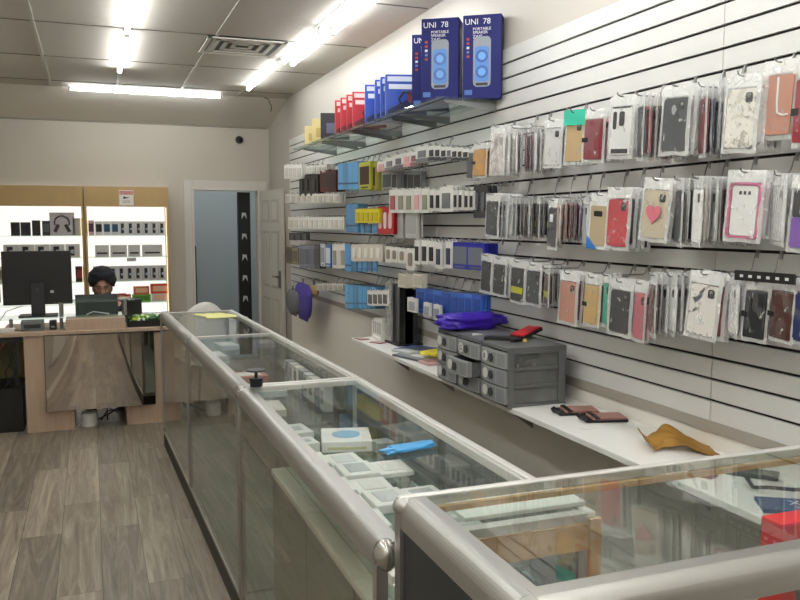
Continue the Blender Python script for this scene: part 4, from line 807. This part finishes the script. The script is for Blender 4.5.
def case_mesh(kind, col):
    """unit-size case shell at true size .075 x .152 hanging with its top at z=0; outer face towards -x"""
    key = (kind, col)
    if key in CASES: return CASES[key]
    b = MB(); w, h = .074, .150; mats = [pmat(col, .42) if col[0] == '#' else None, BLACK, pmat('#dcdcda'), CHROME]
    if kind in ('plain','pattern','clear'):
        b.rbox(-.004,.005,-w/2,w/2,-h,0,.010,0,None,3,'x')
        b.rbox(-.0055,-.004,-w/2+.008,-w/2+.026,-.036,-.010,.005,1,None,2,'x'); b.cyl((-.0055,-w/2+.017,-.018),(-.0062,-w/2+.017,-.018),.005,10,3)
    elif kind == 'wallet':
        b.rbox(-.007,.007,-w/2-.002,w/2+.002,-h,0,.005,0,None,2,'x'); b.rbox(-.0085,-.007,-w/2+.006,w/2-.016,-h+.006,-.006,.004,0,None,2,'x')
        b.box(-.009,.008,w/2-.012,w/2+.012,-.085,-.068,1)
    elif kind == 'umark':
        b.rbox(-.007,.007,-w/2-.006,w/2+.006,-h,0,.004,0,None,2,'x')
        b.tube([(-.008,.0,-.005),(-.008,-.002,-.07),(-.008,-.005,-.095),(-.008,-.02,-.102),(-.008,-.036,-.100)],.0028,6,2)
    elif kind == 'frame':      # coloured bumper around a clear back
        b.rbox(-.002,.001,-w/2+.006,w/2-.006,-h+.006,-.006,.008,2,None,3,'x')
        n = 28
        def rr(q):
            t = q/n*4; k = int(t)%4; return None
        pts = []
        r = .012
        for (cy,cz,st) in ((w/2-r,-r,0),(-w/2+r,-r,90),(-w/2+r,-h+r,180),(w/2-r,-h+r,270)):
            for i in range(5): t = math.radians(st+90*i/4); pts.append((-.002, cy+r*math.cos(t), cz+r*math.sin(t)))
        pts.append(pts[0]); b.tube(pts, .0042, 6, 0)
        for i in range(3): b.box(-.003,-.002,-.014+.011*i,-.008+.011*i,-.030,-.020,1)
    elif kind == 'bumper':     # clear case, black corners and camera bar
        b.rbox(-.004,.004,-w/2,w/2,-h,0,.010,2,None,3,'x'); b.box(-.006,-.004,-w/2+.008,w/2-.008,-h+.004,-h+.018,1); b.rbox(-.006,-.004,-.012,.006,-.060,-.014,.006,1,None,2,'x'); b.rbox(-.006,-.004,.016,.028,-.070,-.014,.005,1,None,2,'x'); b.box(-.005,.005,-w/2+.006,w/2-.006,-.004,.001,1)
    elif kind == 'twotone':
        b.rbox(-.004,.005,-w/2,w/2,-h,-.070,.008,0,None,3,'x'); b.rbox(-.003,.004,-w/2,w/2,-.072,0,.008,1,None,3,'x'); b.rbox(-.005,-.003,-w/2+.008,w/2-.02,-.064,-.02,.006,2,None,2,'x')
    elif kind == 'tagged':     # dark case with a yellow sticker low on the front
        b.rbox(-.006,.006,-w/2,w/2,-h,0,.006,0,None,2,'x'); b.box(-.0075,-.006,-w/2+.004,w/2-.004,-.115,-.085,4)
        mats.append(pmat('#b9b41f'))
    elif kind == 'card':       # open-faced box with a white frame
        b.box(-.006,-.002,-.046,.046,-.165,.008,2); b.rbox(-.010,-.006,-.036,.036,-h,-.006,.006,0,None,2,'x'); b.rbox(-.0112,-.010,-.012,.022,-.045,-.025,.004,1,None,2,'x')
        b.prism([(-.0,-.165),(.046,-.165),(.046,-.115)],-.0125,-.0115,'x',4); mats.append(pmat('#2a68b0'))
    if kind == 'pattern': pass
    if kind == 'clear': mats[0] = mat('clear tpu '+col, col, .15, var=.1, scale=30)
    if col in PATS: mats[0] = sprig('sprig '+col, *PATS[col])
    me = b.mesh('phone_case', mats); CASES[key] = me; return me
PATS = {'floral': ('#dcd8d2', ['#a83a4a','#5d7a55','#4a4550'], 28, .60), 'lace': ('#dedbd2', ['#a9a59a','#8d8a80','#c9c5b8'], 60, .5),
        'marble': ('#d4c8c4', ['#8f6e70','#c4a6a0','#75656a'], 40, .5), 'check': ('#4a3230', ['#b9a9a0','#1b1515','#8a5a50'], 50, .5), 'lilac': ('#6a4a86', ['#b08ac0','#3a2450','#d0b4d8'], 40,.5)}
HOOKM = None
def peg(y, z, L, label, group='chrome peg hooks on the slat wall', arm=None):
    """hook clipped into the groove at z, its wire bending down to the arm height"""
    t = empty('display_hook', (WX, y, z), label, 'hook', group); d = 0 if arm is None else z-arm
    b = MB().box(.002,.011,-.006,.006,-.004,.004).box(-.002,0,-.006,.006,-.022,.004)
    b.tube([(-.003,0,0),(-.012,0,-d*.25),(-.022,0,-d*.8),(-.034,0,-d),(-L*.6,0,-d),(-L+.004,0,-d),(-L-.004,0,-d+.004),(-L-.008,0,-d+.014)],.0024,6)
    b.build('wire_hook', STEEL, t); return t
ROWN = {1:'top row', 2:'middle row', 3:'bottom row'}
CN = {}
def cname(kind,c):
    names = {'#e6e6e4':'white','#b07a66':'rose gold','#8a1f2c':'dark red','#7a2a35':'maroon','#b5364a':'red','#1c1d20':'black','#2f3338':'dark grey','#8d8f92':'grey','#c9c9c8':'clear grey','#1f2c5c':'navy',
             '#d9a9b0':'pale pink','#b98d52':'tan','#b89a68':'gold','#1f9a80':'teal','#6b2a66':'plum','#6a3f9a':'purple','#4a2a24':'brown','#c0b49c':'beige','#a88f86':'dusty pink','#2f6b58':'green','#b3b5b8':'silver'}
    return names.get(c, {'floral':'floral white','lace':'lace white','marble':'marbled','check':'checked','lilac':'lilac patterned'}.get(c,'plain'))
W_,RG,DR,MR,RD,BK,DG,GR,CL,NV,PP,TN,GD,TE,PL,PU,BR,BE,DP,GN,SV = '#e6e6e4','#b07a66','#8a1f2c','#7a2a35','#b5364a','#1c1d20','#2f3338','#8d8f92','#c9c9c8','#1f2c5c','#d9a9b0','#b98d52','#b89a68','#1f9a80','#6b2a66','#6a3f9a','#4a2a24','#c0b49c','#a88f86','#2f6b58','#b3b5b8'
NPK = 0
def pack(y, x, z, w, h, kind, col, yaw, roll, label, group, milk=False, tilt=0):
    """one bagged case: root = the bag film, child = the case inside"""
    global NPK; NPK += 1
    bm_ = (MILK if milk else BAGS)[NPK % (2 if milk else 4)]
    o = link('bagged_phone_case', bm_, None, (x,y,z), (roll, tilt, yaw)); o.scale = (1, w, h); tag(o, label, 'phone case', group)
    c = link('phone_case', case_mesh(kind, col), o, (0,0,-.19)); k = min(w*.80/.075, 1.35)
    hh = h*.76/.150; c.scale = (1, .92*.075/.074/.075*.90*.97 if False else (w*.80/.074)/w, (h*.74/.150)/h)
    return o
def stack(row, xl, xr, yt, yb, kind, cols, name, yaw=10, L=.20, pat=None, milk=False, roll=3.5, gap=None, zt=None):
    pegz = {1:2.113, 2:1.811, 3:1.433}[row] if row in (1,2,3) else row
    X = WX-L; p = onX(xl,(yt+yb)/2,X); pt = onX(xl,yt,X); pb = onX(xl,yb,X)
    yw = math.radians(yaw)
    w = .105
    if xr:
        q = onX(xr,(yt+yb)/2,X); w = min(.135, max(.06, abs(p.y-q.y)))
        if yaw > 0: w = min(.125, w)/1.0
    h = max(.12, min(.235, pt.z-pb.z)); z = pt.z-.004
    yc = p.y - w/2 if yaw >= -15 else p.y - .01
    sgn = 1
    rn = ROWN.get(row, 'foreground'); L0 = L
    pz = min(GZ, key=lambda g: abs(g-pegz)); pz = min([g for g in GZ if g >= z-.008], key=lambda g: abs(g-pz))
    peg(yc, pz, L+.012, f'peg hook of the {name}', arm=z-.007)
    n = len(cols); sp = gap or min(.024, (L-.03)/max(1,n-1)) if n > 1 else 0
    R_ = random.Random(int(xl*7+yt))
    for i, c in enumerate(cols):
        kd = kind if i == 0 else ('plain' if c not in PATS else 'pattern')
        if isinstance(c, tuple): kd, c = c
        if c in PATS: kd = 'pattern'
        lab = f'{name}, in the {rn}' if i == 0 else f'{cname(kd,c)} case behind the {name}, {rn}'
        if len(lab.split()) > 16: lab = f'{name}, front pack in the {rn}' if i == 0 else f'{cname(kd,c)} case behind the {name}'
        a = yw + math.radians(R_.uniform(-5,5) if i else 0)
        pack(yc+(R_.uniform(-.006,.006) if i else 0), X+i*sp+.008, z, w*(1 if i == 0 else R_.uniform(.93,1.03)), h*(1 if i == 0 else R_.uniform(.93,1.02)), kd, c, -a if False else a*1.0, math.radians(roll)+math.radians(R_.uniform(-2,2) if i else 0), lab, f'bagged phone cases in the {rn}', milk or (i and R_.random() < .2))
# -- top row, right to left
S = stack
S(1,793,None,64,150,'wallet',[DR,MR,W_,CL],'dark red wallet case at the right edge',-5,.17)
S(1,764,793,62,140,'umark',[RG,RG,W_,MR,CL],'rose gold wallet case with a white hooked line',8,.155)
S(1,726,757,76,158,'pattern',['lace',W_,CL,W_,GR],'white lace-patterned case',8,.20)
S(1,700,None,84,158,'plain',[MR,NV,CL,W_,PP],'maroon edge-on case beside the lace case',-28,.17)
S(1,663,690,86,160,'plain',[DG,CL,W_,CL,CL,W_],'slate black case with a small round mark',10,.20)
S(1,638,None,93,160,'plain',[BK,RD,GR,BK,RD,MR,PP,W_,PP],'black and red edge-on cases by the slate case',-25,.235)
S(1,611,641,96,160,'bumper',[CL,W_,BK,RD],'clear case with black camera bar and black foot',12,.19)
S(1,585,606,110,163,'wallet',[MR,PP,PL,PU,NV],'dusty maroon wallet case',6,.19)
S(1,566,585,112,165,'plain',[GD,TE,BK,GR],'gold case under a teal header',8,.19)
S(1,545,564,120,168,'clear',[CL,GR,DG],'frosted clear case with two camera holes',8,.17)
S(1,533,None,124,172,'plain',[W_,CL,W_,CL,W_],'white edge-on bags left of the frosted case',-28,.17,milk=True)
S(1,514,None,126,173,'plain',[W_,GR,MR,MR,PP,MR,W_],'white bags with maroon edges in the left part',-28,.19)
S(1,491,510,126,175,'pattern',['marble',W_,BE,W_,GR],'marbled pink and white case',8,.22,milk=True)
S(1,474,487,143,178,'wallet',[TN,TN,RD,RD,MR],'tan wallet case at the left end',8,.20)
S(1,466,None,147,180,'plain',[DG,BK],'dark grey case at the left end',0,.20)
# -- middle row
S(2,792,None,175,252,'twotone',[PU,DG,PL],'purple case with dark top',12,.17)
S(2,775,None,172,244,'plain',[CL,GR,GR,DG,CL,BE],'grey bags right of the pink-framed case',-25,.17,milk=True)
S(2,729,769,170,241,'frame',['#b8527c',PP,CL],'clear case with a pink frame',14,.20)
S(2,676,None,177,246,'plain',[DG,W_,BK,W_,CL,BK],'dark edge-on bags right of the heart case',-25,.20)
S(2,694,None,175,246,'plain',[W_,BE,CL,W_,BR,BR,CL,W_,BK,GR,W_,DG],'brown edge-on bags by the pink-framed case',-25,.235)
S(2,645,674,178,241,'plain',[BE,BE,DG,CL,BK,CL,BK,CL],'cream case with a pink heart',12,.22,roll=6)
S(2,608,637,187,251,'wallet',[('plain','#b52a38'),DG,GR,CL,BK],'embossed red flip case',10,.20)
S(2,591,613,193,248,'card',['#a8977c',BE,GR],'beige case in a white-framed carton with blue corner',8,.20)
S(2,536,None,195,240,'plain',[BK,DG,('tagged',BK),BK,DG],'black edge-on cases left of the grey case',-22,.19)
S(2,583,None,194,246,'plain',[SV,DG,GR,BK],'silver grey edge-on case',-22,.20)
S(2,557,None,195,241,'plain',[DP,RG,MR,MR,'lilac',PU,BE,GN,TE],'dusty pink and purple edge-on cases',-26,.22,roll=9)
S(2,547,558,198,249,'plain',[DG,BK],'dark grey case hanging low with a white tag',0,.19)
S(2,513,None,195,238,'plain',[DG,BK,BR,W_,BR,('tagged',BK),BK,('tagged',BK),BK,DG,BK],'dark and brown edge-on cases with yellow stickers',-22,.235)
S(2,486,498,193,237,'plain',[DG,NV,W_,W_,W_,W_],'grey case in front of navy and white packs',6,.22)
# -- bottom row
for k,(x,c,nm) in enumerate(((792,MR,'maroon flip case cut by the right picture edge'),(779,NV,'navy blue flip case on a black header'),(768,BR,'brown flip case on a black header'),(746,BK,'black flip case with a curved line'))):
    S(3,x,x+21 if k == 3 else None,277,340,'wallet',[c,c if k else DG],nm,-8 if k < 3 else 14,.20-.0*k)
S(3,730,None,272,336,'plain',[W_,CL,W_,W_,CL],'white edge-on bags right of the floral bag',-28,.19,milk=True)
S(3,691,722,270,337,'pattern',['floral',MR,W_],'floral case in a white bag',12,.21,roll=6)
S(3,669,None,273,333,'plain',[W_,CL,W_,BE,W_,DG],'white edge-on bags left of the dark ones',-25,.21)
S(3,684,None,274,330,'plain',[BK,GR,BR,DG],'dark edge-on bags left of the floral bag',-28,.17)
S(3,650,None,272,336,'plain',['check',BK,W_,BK,W_,W_,BE,W_,W_,CL,W_],'checked and white edge-on bags',-25,.235)
S(3,633,646,280,341,'plain',['#b5606a',PP,W_],'salmon pink case',0,.20)
S(3,610,632,278,334,'plain',[BK,GR,CL,W_],'plain black case in a clear bag',8,.20)
S(3,601,609,272,326,'plain',[TE,BK,W_],'teal case',-12,.20)
S(3,585,599,274,325,'wallet',[GD,BR,W_],'gold wallet case in a white frame',8,.20)
S(3,560,576,270,323,'plain',[RG,MR,DG,BK],'rose gold case',8,.20)
S(3,545,None,266,306,'tagged',[BR,BR,BK,BR],'maroon cases with yellow stickers',-20,.19)
S(3,526,540,262,304,'plain',[DG,BK,BK],'dark grey case in a shiny bag',6,.18)
S(3,511,525,259,302,'tagged',[BK,BK],'black case with a yellow sticker',6,.19)
S(3,493,506,256,295,'plain',[BK,W_,DG],'black case in a white-edged bag',6,.19)
S(3,481,491,253,292,'plain',[BK,W_],'black case in a white bag, left end',6,.19)
# teal header, heart, white tag on their packs
def find(s): return [o for o in COL.objects if o.get('label','').startswith(s)][0]
o = find('gold case under'); MB().box(-.012,-.010,-.55,.5,-.26,.02).build('teal_header', pmat('#2fb79c'), o)
o = find('cream case'); hp = []
for i in range(24):
    a = 2*math.pi*i/24; hp.append((.26*(16*math.sin(a)**3)/16, -.55+.17*(13*math.cos(a)-5*math.cos(2*a)-2*math.cos(3*a)-math.cos(4*a))/16))
MB().prism(hp,-.0125,-.0105,'x').build('printed_heart', pmat('#c46a78'), o)
o = find('dark grey case hanging low'); MB().box(-.012,-.010,-.15,.12,-.45,-.3).build('white_tag', pmat('#dcdcdc'), o)
o = find('slate black case'); MB().cyl((-.0115,.0,-.36),(-.0125,0,-.36),.07,14).build('round_mark', pmat('#8d9094'), o)
t = empty('header_rail', (WX-.20, 1.83, 1.437), 'long black header strip with small white marks over the flip cases', 'rail')
MB().box(-.024,-.019,-.12,.105,-.008,.022).build('strip', BLACK, t)
for k in range(6): MB().box(-.0255,-.024,-.10+.034*k,-.088+.034*k,.002,.010).build('white_mark', pmat('#c8c8c8'), t)

# ------------------------------------------------------------------ small boxed accessories (left half of the wall)
CARDS = {}
def card_mesh(kind, c1, c2):
    """unit pack: y -.5..+.5, z 0..-1, front face at x=0, depth .016; returns (shell, window)"""
    key = (kind,c1,c2)
    if key in CARDS: return CARDS[key]
    a = MB(); b = MB()
    if kind == 'window':     # white card, dark window in the lower part
        a.box(0,.012,-.5,.5,-1,0); a.box(0,.002,-.12,.12,0,.06); b.box(-.006,0,-.28,.28,-.86,-.26)
    elif kind == 'greybottom':
        a.box(0,.014,-.5,.5,-1,0); b.box(-.004,0,-.30,.30,-.72,-.30); b.box(-.002,0,-.5,.5,-1,-.76)
    elif kind == 'blue':
        a.box(0,.012,-.42,.40,-1,0); a.box(.002,.010,-.5,.5,-.985,-.015); b.box(-.0015,0,-.42,.40,-.80,-.74)
    elif kind == 'picture':
        a.box(0,.016,-.5,.5,-1,0); b.box(-.0015,0,-.40,.40,-.82,-.16); b.box(-.0018,0,-.3,.3,-.95,-.90)
    elif kind == 'oval':
        a.rbox(0,.012,-.5,.5,-1,0,.12,0,None,3,'x'); b.rbox(-.006,0,-.22,.22,-.8,-.2,.15,0,None,4,'x')
    r = (a.mesh(kind+'_card',[pmat(c1,.35)]), b.mesh(kind+'_window',[pmat(c2,.3)])); CARDS[key] = r; return r
KN = {'window':('blister_pack','blister pack'),'greybottom':('charger_pack','charger pack'),'blue':('cable_pack','cable pack'),'picture':('gadget_carton','carton'),'oval':('earphone_pack','earphone pack')}
def hash_(x): return int(x*10)//3
def shade(c): return '#'+''.join('%02x' % max(0,int(int(c[i:i+2],16)*.86)) for i in (1,3,5))
def rowpk(kind, c1, c2, name, xl, xr, yt, yb, n=3, L=.18, yaw=6, sp=.022, hook=True, zoff=0):
    X = WX-L; p = onX(xl,(yt+yb)/2,X); q = onX(xr,(yt+yb)/2,X); w = min(.2,max(.028, abs(p.y-q.y))); z = onX(xl,yt,X).z; h = z-onX(xl,yb,X).z; yc = (p.y+q.y)/2
    if kind in ('blue','picture') and hash_(xl)%2: c1 = shade(c1)
    A, B = card_mesh(kind,c1,c2); nm, cat = KN[kind]
    if kind == 'blue': w *= .84
    if hook:
        pz = min(g for g in GZ if g >= z-.004); peg(yc, pz, L+.006, f'peg hook of the {name}', 'peg hooks of the far half of the slat wall', arm=z+.001)
    for i in range(n):
        a = link(nm, A, None, (X+i*sp, yc, z), (0,0,math.radians(yaw if i == 0 else yaw*.5))); a.scale = (1,w,h)
        lab = f'{name}' if i == 0 else f'{cat} behind the {name}'
        tag(a, lab, cat, f'{cat}s on the far half of the slat wall')
        link('pack_window', B, a)
PK = '#d9a0a4'
def place(i, n): return ['first','second','third','fourth','fifth','sixth','seventh','eighth','ninth','tenth','eleventh','twelfth','thirteenth'][i]
# top accessory row
A1 = [(378,385,162,172,PK),(386,393,158,171,'#777a7c'),(395,402,155,169,'#66696c'),(404,410,153,167,PK),(411,416,152,166,'#8a5a60'),(417,427,147,163,'#77797c'),(429,434,146,161,'#303236'),(435,440,146,161,'#303236'),(441,446,147,161,'#303236'),(447,451,147,160,'#6c6f72'),(452,457,148,161,'#303236'),(458,462,148,161,'#303236'),(463,468,149,161,'#303236')]
for i,(a,b,c,d,col) in enumerate(A1): rowpk('greybottom','#dad8d4',col,f'{place(i,0)} from left of the upper small white charger packs',a,b,c,d,4,.20,6)
# second accessory row
B1 = [(390,396,190,213,'#a8585c'),(398,404,190,213,'#8a8a78'),(406,412,190,213,'#8a8a78'),(414,420,189,213,PK),(422,428,189,213,'#8d8b78'),(430,434,190,211,'#26282c'),(436,440,190,211,'#26282c'),(441,452,187,212,'#6c6f70'),(454,457,190,210,'#26282c'),(459,462,190,210,'#26282c'),(465,468,191,210,'#26282c'),(470,473,191,210,'#26282c')]
for i,(a,b,c,d,col) in enumerate(B1): rowpk('window','#dddbd6',col,f'{place(i,0)} from left of the lower tall white blister packs',a,b,c,d,4,.19,6)
for k,(a,b) in enumerate(((474,480),(480,487))): rowpk('oval','#35373a','#56585c',('black bagged cable','dark grey bagged cable')[k]+' hanging right of the white blister packs',a,b,186,218,3,.17)
# white and blue packs, third row
for k,(a,b,c,d,n) in enumerate(((415,419,240,264,3),(422,427,240,264,3),(429,434,241,264,3),(436,441,242,268,3),(446,451,241,268,3))): rowpk('window','#e2e0dc','#1e2024' if k < 3 else '#3a3f58',f'{place(k,0)} narrow white pack left of the royal blue cable boxes',a,b,c,d,n,.19)
rowpk('picture','#20249a','#6a7078','left royal blue cable box with a grey window',453,467,242,268,4,.17); rowpk('picture','#20249a','#6a7078','right royal blue cable box with a grey window',468,483,243,269,4,.16)
for k in range(5): rowpk('oval','#cfc6b8','#e2ded6',f'{place(k,0)} of the tan earphone packs in front of blue packs',352+6*k,357+6*k,244,261,2,.21)
for k,(a,b,c,d) in enumerate(((386,391,246,262),(392,397,247,262),(399,405,248,263),(407,414,248,270))): rowpk('oval','#dcd8d2','#8a7f72',f'{place(k,0)} white earphone pack right of the tan ones',a,b,c,d,3,.20)
for k in range(5): rowpk('blue','#4c92c8','#23406a',f'{place(k,0)} sky blue pack below the tan earphone packs',352+5*k,357+5*k,259,271,1,.19,0,hook=False)
rowpk('blue','#4c92c8','#23406a','tall sky blue pack left of the tan earphone packs',345,351,244,271,3,.19)
for k in range(3): rowpk('window','#d8d4cc',['#8c8a86','#c9c4bb','#9a948a'][k],f'{place(k,0)} pale pack left of the tall sky blue pack',333+4*k,337+4*k,244,268,3,.17)
# blue, yellow and red packs
for k in range(4): rowpk('blue','#5b9bcd','#23406a',f'{place(k,0)} light blue pack in the block beside the yellow-edged pack',338+5*k,343+5*k,164-k*.6,190,4,.20)
rowpk('picture','#b9b83a','#3a2018','yellow-edged pack with a dark brown picture',360,369,163,190,4,.20); rowpk('picture','#a9a04a','#2a2a2c','second yellow-edged pack with a black picture',369,375,164,191,3,.17)
for k,(a,b,c) in enumerate(((377,382,'#5c4a44'),(383,391,'#3f4a46'),(392,396,'#2a2e30'))): rowpk('picture','#9d9d9a',c,f'{place(k,0)} grey clear-fronted carton under the upper white packs',a,b,172,191,3,.12)
for k in range(3): rowpk('picture','#8d908e','#3c3f42',f'{place(k,0)} grey carton close to the wall under the white packs',402+6*k,408+6*k,172,192,2,.06)
for k in range(2): rowpk('blue','#5b9bcd','#23406a',f'{place(k,0)} light blue pack left of the yellow packs',346+6*k,352+6*k,204,232,4,.20)
for k in range(5): rowpk('window','#d8c91e','#c0ae14',f'{place(k,0)} yellow pack in the row of yellow packs',356+4.6*k,360+4.6*k,209,223,3,.215)
for k in range(3): rowpk('blue','#5b9bcd','#23406a',f'{place(k,0)} light blue pack hanging below the yellow packs',357+7*k,364+7*k,224,233,1,.18,0,hook=False)
for k in range(3): rowpk('oval','#b5141e','#d8c8c4',f'{place(k,0)} bright red pack right of the yellow packs',378+5*k,383+5*k,207,234,3,.19)
for k,(a,b) in enumerate(((394,403),(405,418))): rowpk('picture','#b9b9b6','#a2a3a2',f'{("narrow","wide")[k]} plain grey carton below the red-windowed white packs',a,b,213,238,2,.16,0,hook=False)
# lower rows
for k in range(7): rowpk('blue','#4a97c9','#1f5a86',f'{place(k,0)} slim blue pack over the earphone rack',345+4.4*k,349+4.4*k,284+.4*k,308,4,.19)
for k in range(4): rowpk('window','#e0ddd8','#5a5856',f'{place(k,0)} white pod pack in front of the slim blue packs',368+5*k,372.4+5*k,290,305,2,.21)
for k in range(3): rowpk('picture','#cfc8ba','#bcb4a4',f'{place(k,0)} cream carton above the bright blue charger cartons',399+7.5*k,406+7.5*k,273,287,2,.20)
D1 = [(417,424,287,312),(427,433,289,315),(434,441,290,316),(442,449,292,318),(451,457,292,319),(458,464,293,319),(465,471,293,320),(473,480,294,320)]
for k,(a,b,c,d) in enumerate(D1): rowpk('picture','#3c64b8' if k%2 else '#4a74c4','#2a4a96',f'{place(k,0)} bright blue charger carton from the left above the yellow packet',a,b,c,d,3,.18)
for k,(a,b,c,d) in enumerate(((408,416,297,311),(424,430,302,316),(434,440,304,319))): rowpk('window','#d4d4d2','#9a9ea4',f'{place(k,0)} short white carton hanging before the bright blue ones',a,b,c,d,1,.22,4,hook=False)
# far end of the wall
for k in range(4): rowpk('window','#e0deda','#c4c0b8',f'{place(k,0)} white pack of the highest row at the far end',285+4*k,289+4*k,165,179,3,.24)
for k in range(5): rowpk('window','#dcdad4','#cbc8c0',f'{place(k,0)} pale pack of the highest row near the far black cables',302+5*k,306+5*k,167-.5*k,174,4,.20)
for k in range(3): rowpk('oval','#17181a','#2a2a2c',f'{place(k,0)} black cable pack of the far end',(300,305,311)[k],(304,309,317)[k],175,196,3,.20)
rowpk('picture','#6a1424','#2a0a10','maroon pouch pack beside the light blue packs',321,328,171,192,4,.20); rowpk('picture','#4a0c18','#1a0608','darker maroon pouch pack touching the light blue packs',329,335,171,192,4,.20)
for k in range(10): rowpk('window','#d6d3cb','#bdb9b0',f'{place(k,0)} pale pack of the second far row below the black cables',286+5.4*k,290+5.4*k,194,203,3,.20)
for k in range(11): rowpk('window','#dcd9d2','#c9c5bc',f'{place(k,0)} pale pack of the third far row',289+5*k,293+5*k,217,229,3,.20)
for k in range(3): rowpk('window','#1b1c1e','#3a3a3c',f'{place(k,0)} small black pack below the third far row',290+6.3*k,295+6.3*k,233,240,1,.19)
for k,(a,b,c,d,c1,c2) in enumerate(((287,291,247,263,'#6a5f48','#4a4232'),(293,297,248,264,'#8f8468','#5a5240'),(300,304,245,268,'#7c8092','#55586a'),(305,309,245,268,'#7c8092','#4a4d60'),(310,314,245,268,'#80838f','#55586a'),(315,319,245,268,'#3a3b40','#202124'),(321,324,244,266,'#c9cace','#8a8d94'),(326,330,244,267,'#2f5a9a','#c4ccd8'))): rowpk('picture',c1,c2,f'{place(k,0)} pack of the mixed far row above the hanging pouches',a,b,c,d,3,.19)
for k in range(5): rowpk('window','#b9b5ae','#a09b92',f'{place(k,0)} clear tray pack in the lowest far row',318+5*k,322+5*k,283,290,2,.18)
# pouches by the door
def pouch(name,px,py0,py1,wpx,c,label,X=1.86):
    a = onX(px,py0,X); b = onX(px,py1,X); h = a.z-b.z; wy = abs(onX(px+wpx/2,py0,X).y-onX(px-wpx/2,py0,X).y)
    t = empty(name,(X,a.y,a.z),label,'pouch','pouches hanging near the open door')
    M = mat('pouch cloth '+c,c,.6,var=.15,scale=20)
    MB().grid(lambda u,v: Vector((.035*math.sin(math.pi*v)**.5*math.cos(2*math.pi*u), (.5*wy*(.55+.5*math.sin(math.pi*min(1,v*1.1))**.6))*math.sin(2*math.pi*u)*(1+.04*math.sin(9*v)), -h*v)), 20, 14).build('cloth_body', M, t)
    MB().tube([(0,-.01,0),(0,-.015,.03),(0,.0,.045),(0,.015,.03),(0,.01,0)],.003).build('drawstring', DARK, t)
    peg(a.y, min(GZ,key=lambda g: abs(g-(a.z+.05))), WX-X+.02, 'peg hook of the '+label, 'peg hooks of the far half of the slat wall', arm=a.z+.038); return t
pouch('drawstring_pouch',303,283,320,16,'#3b2a8a','purple drawstring pouch hanging lowest by the open door',1.86)
pouch('drawstring_pouch',293,290,315,12,'#5f6066','grey mesh pouch left of the purple one by the open door',1.83)
pouch('drawstring_pouch',314,285,297,7,'#9a7f5a','tan small pouch right of the purple one',1.9)
b_ = [o for o in COL.objects if o.name == 'drawstring_pouch'][0]
MB().ball((0,-.01,-.235),.02,.045,.04).build('lime_tip', mat('lime cloth','#8fbf2a',.6,var=.2,scale=20), b_)
# ------------------------------------------------------------------ render settings
w = bpy.data.worlds.new('world'); SC.world = w; w.use_nodes = True
w.node_tree.nodes['Background'].inputs[0].default_value = (.8,.85,.9,1); w.node_tree.nodes['Background'].inputs[1].default_value = .25
SC.view_settings.view_transform = 'Standard'; SC.view_settings.look = 'None'; SC.view_settings.gamma = 1
SC.view_settings.exposure = 0.1
SC.cycles.transparent_max_bounces = 32
SC.cycles.use_denoising = True
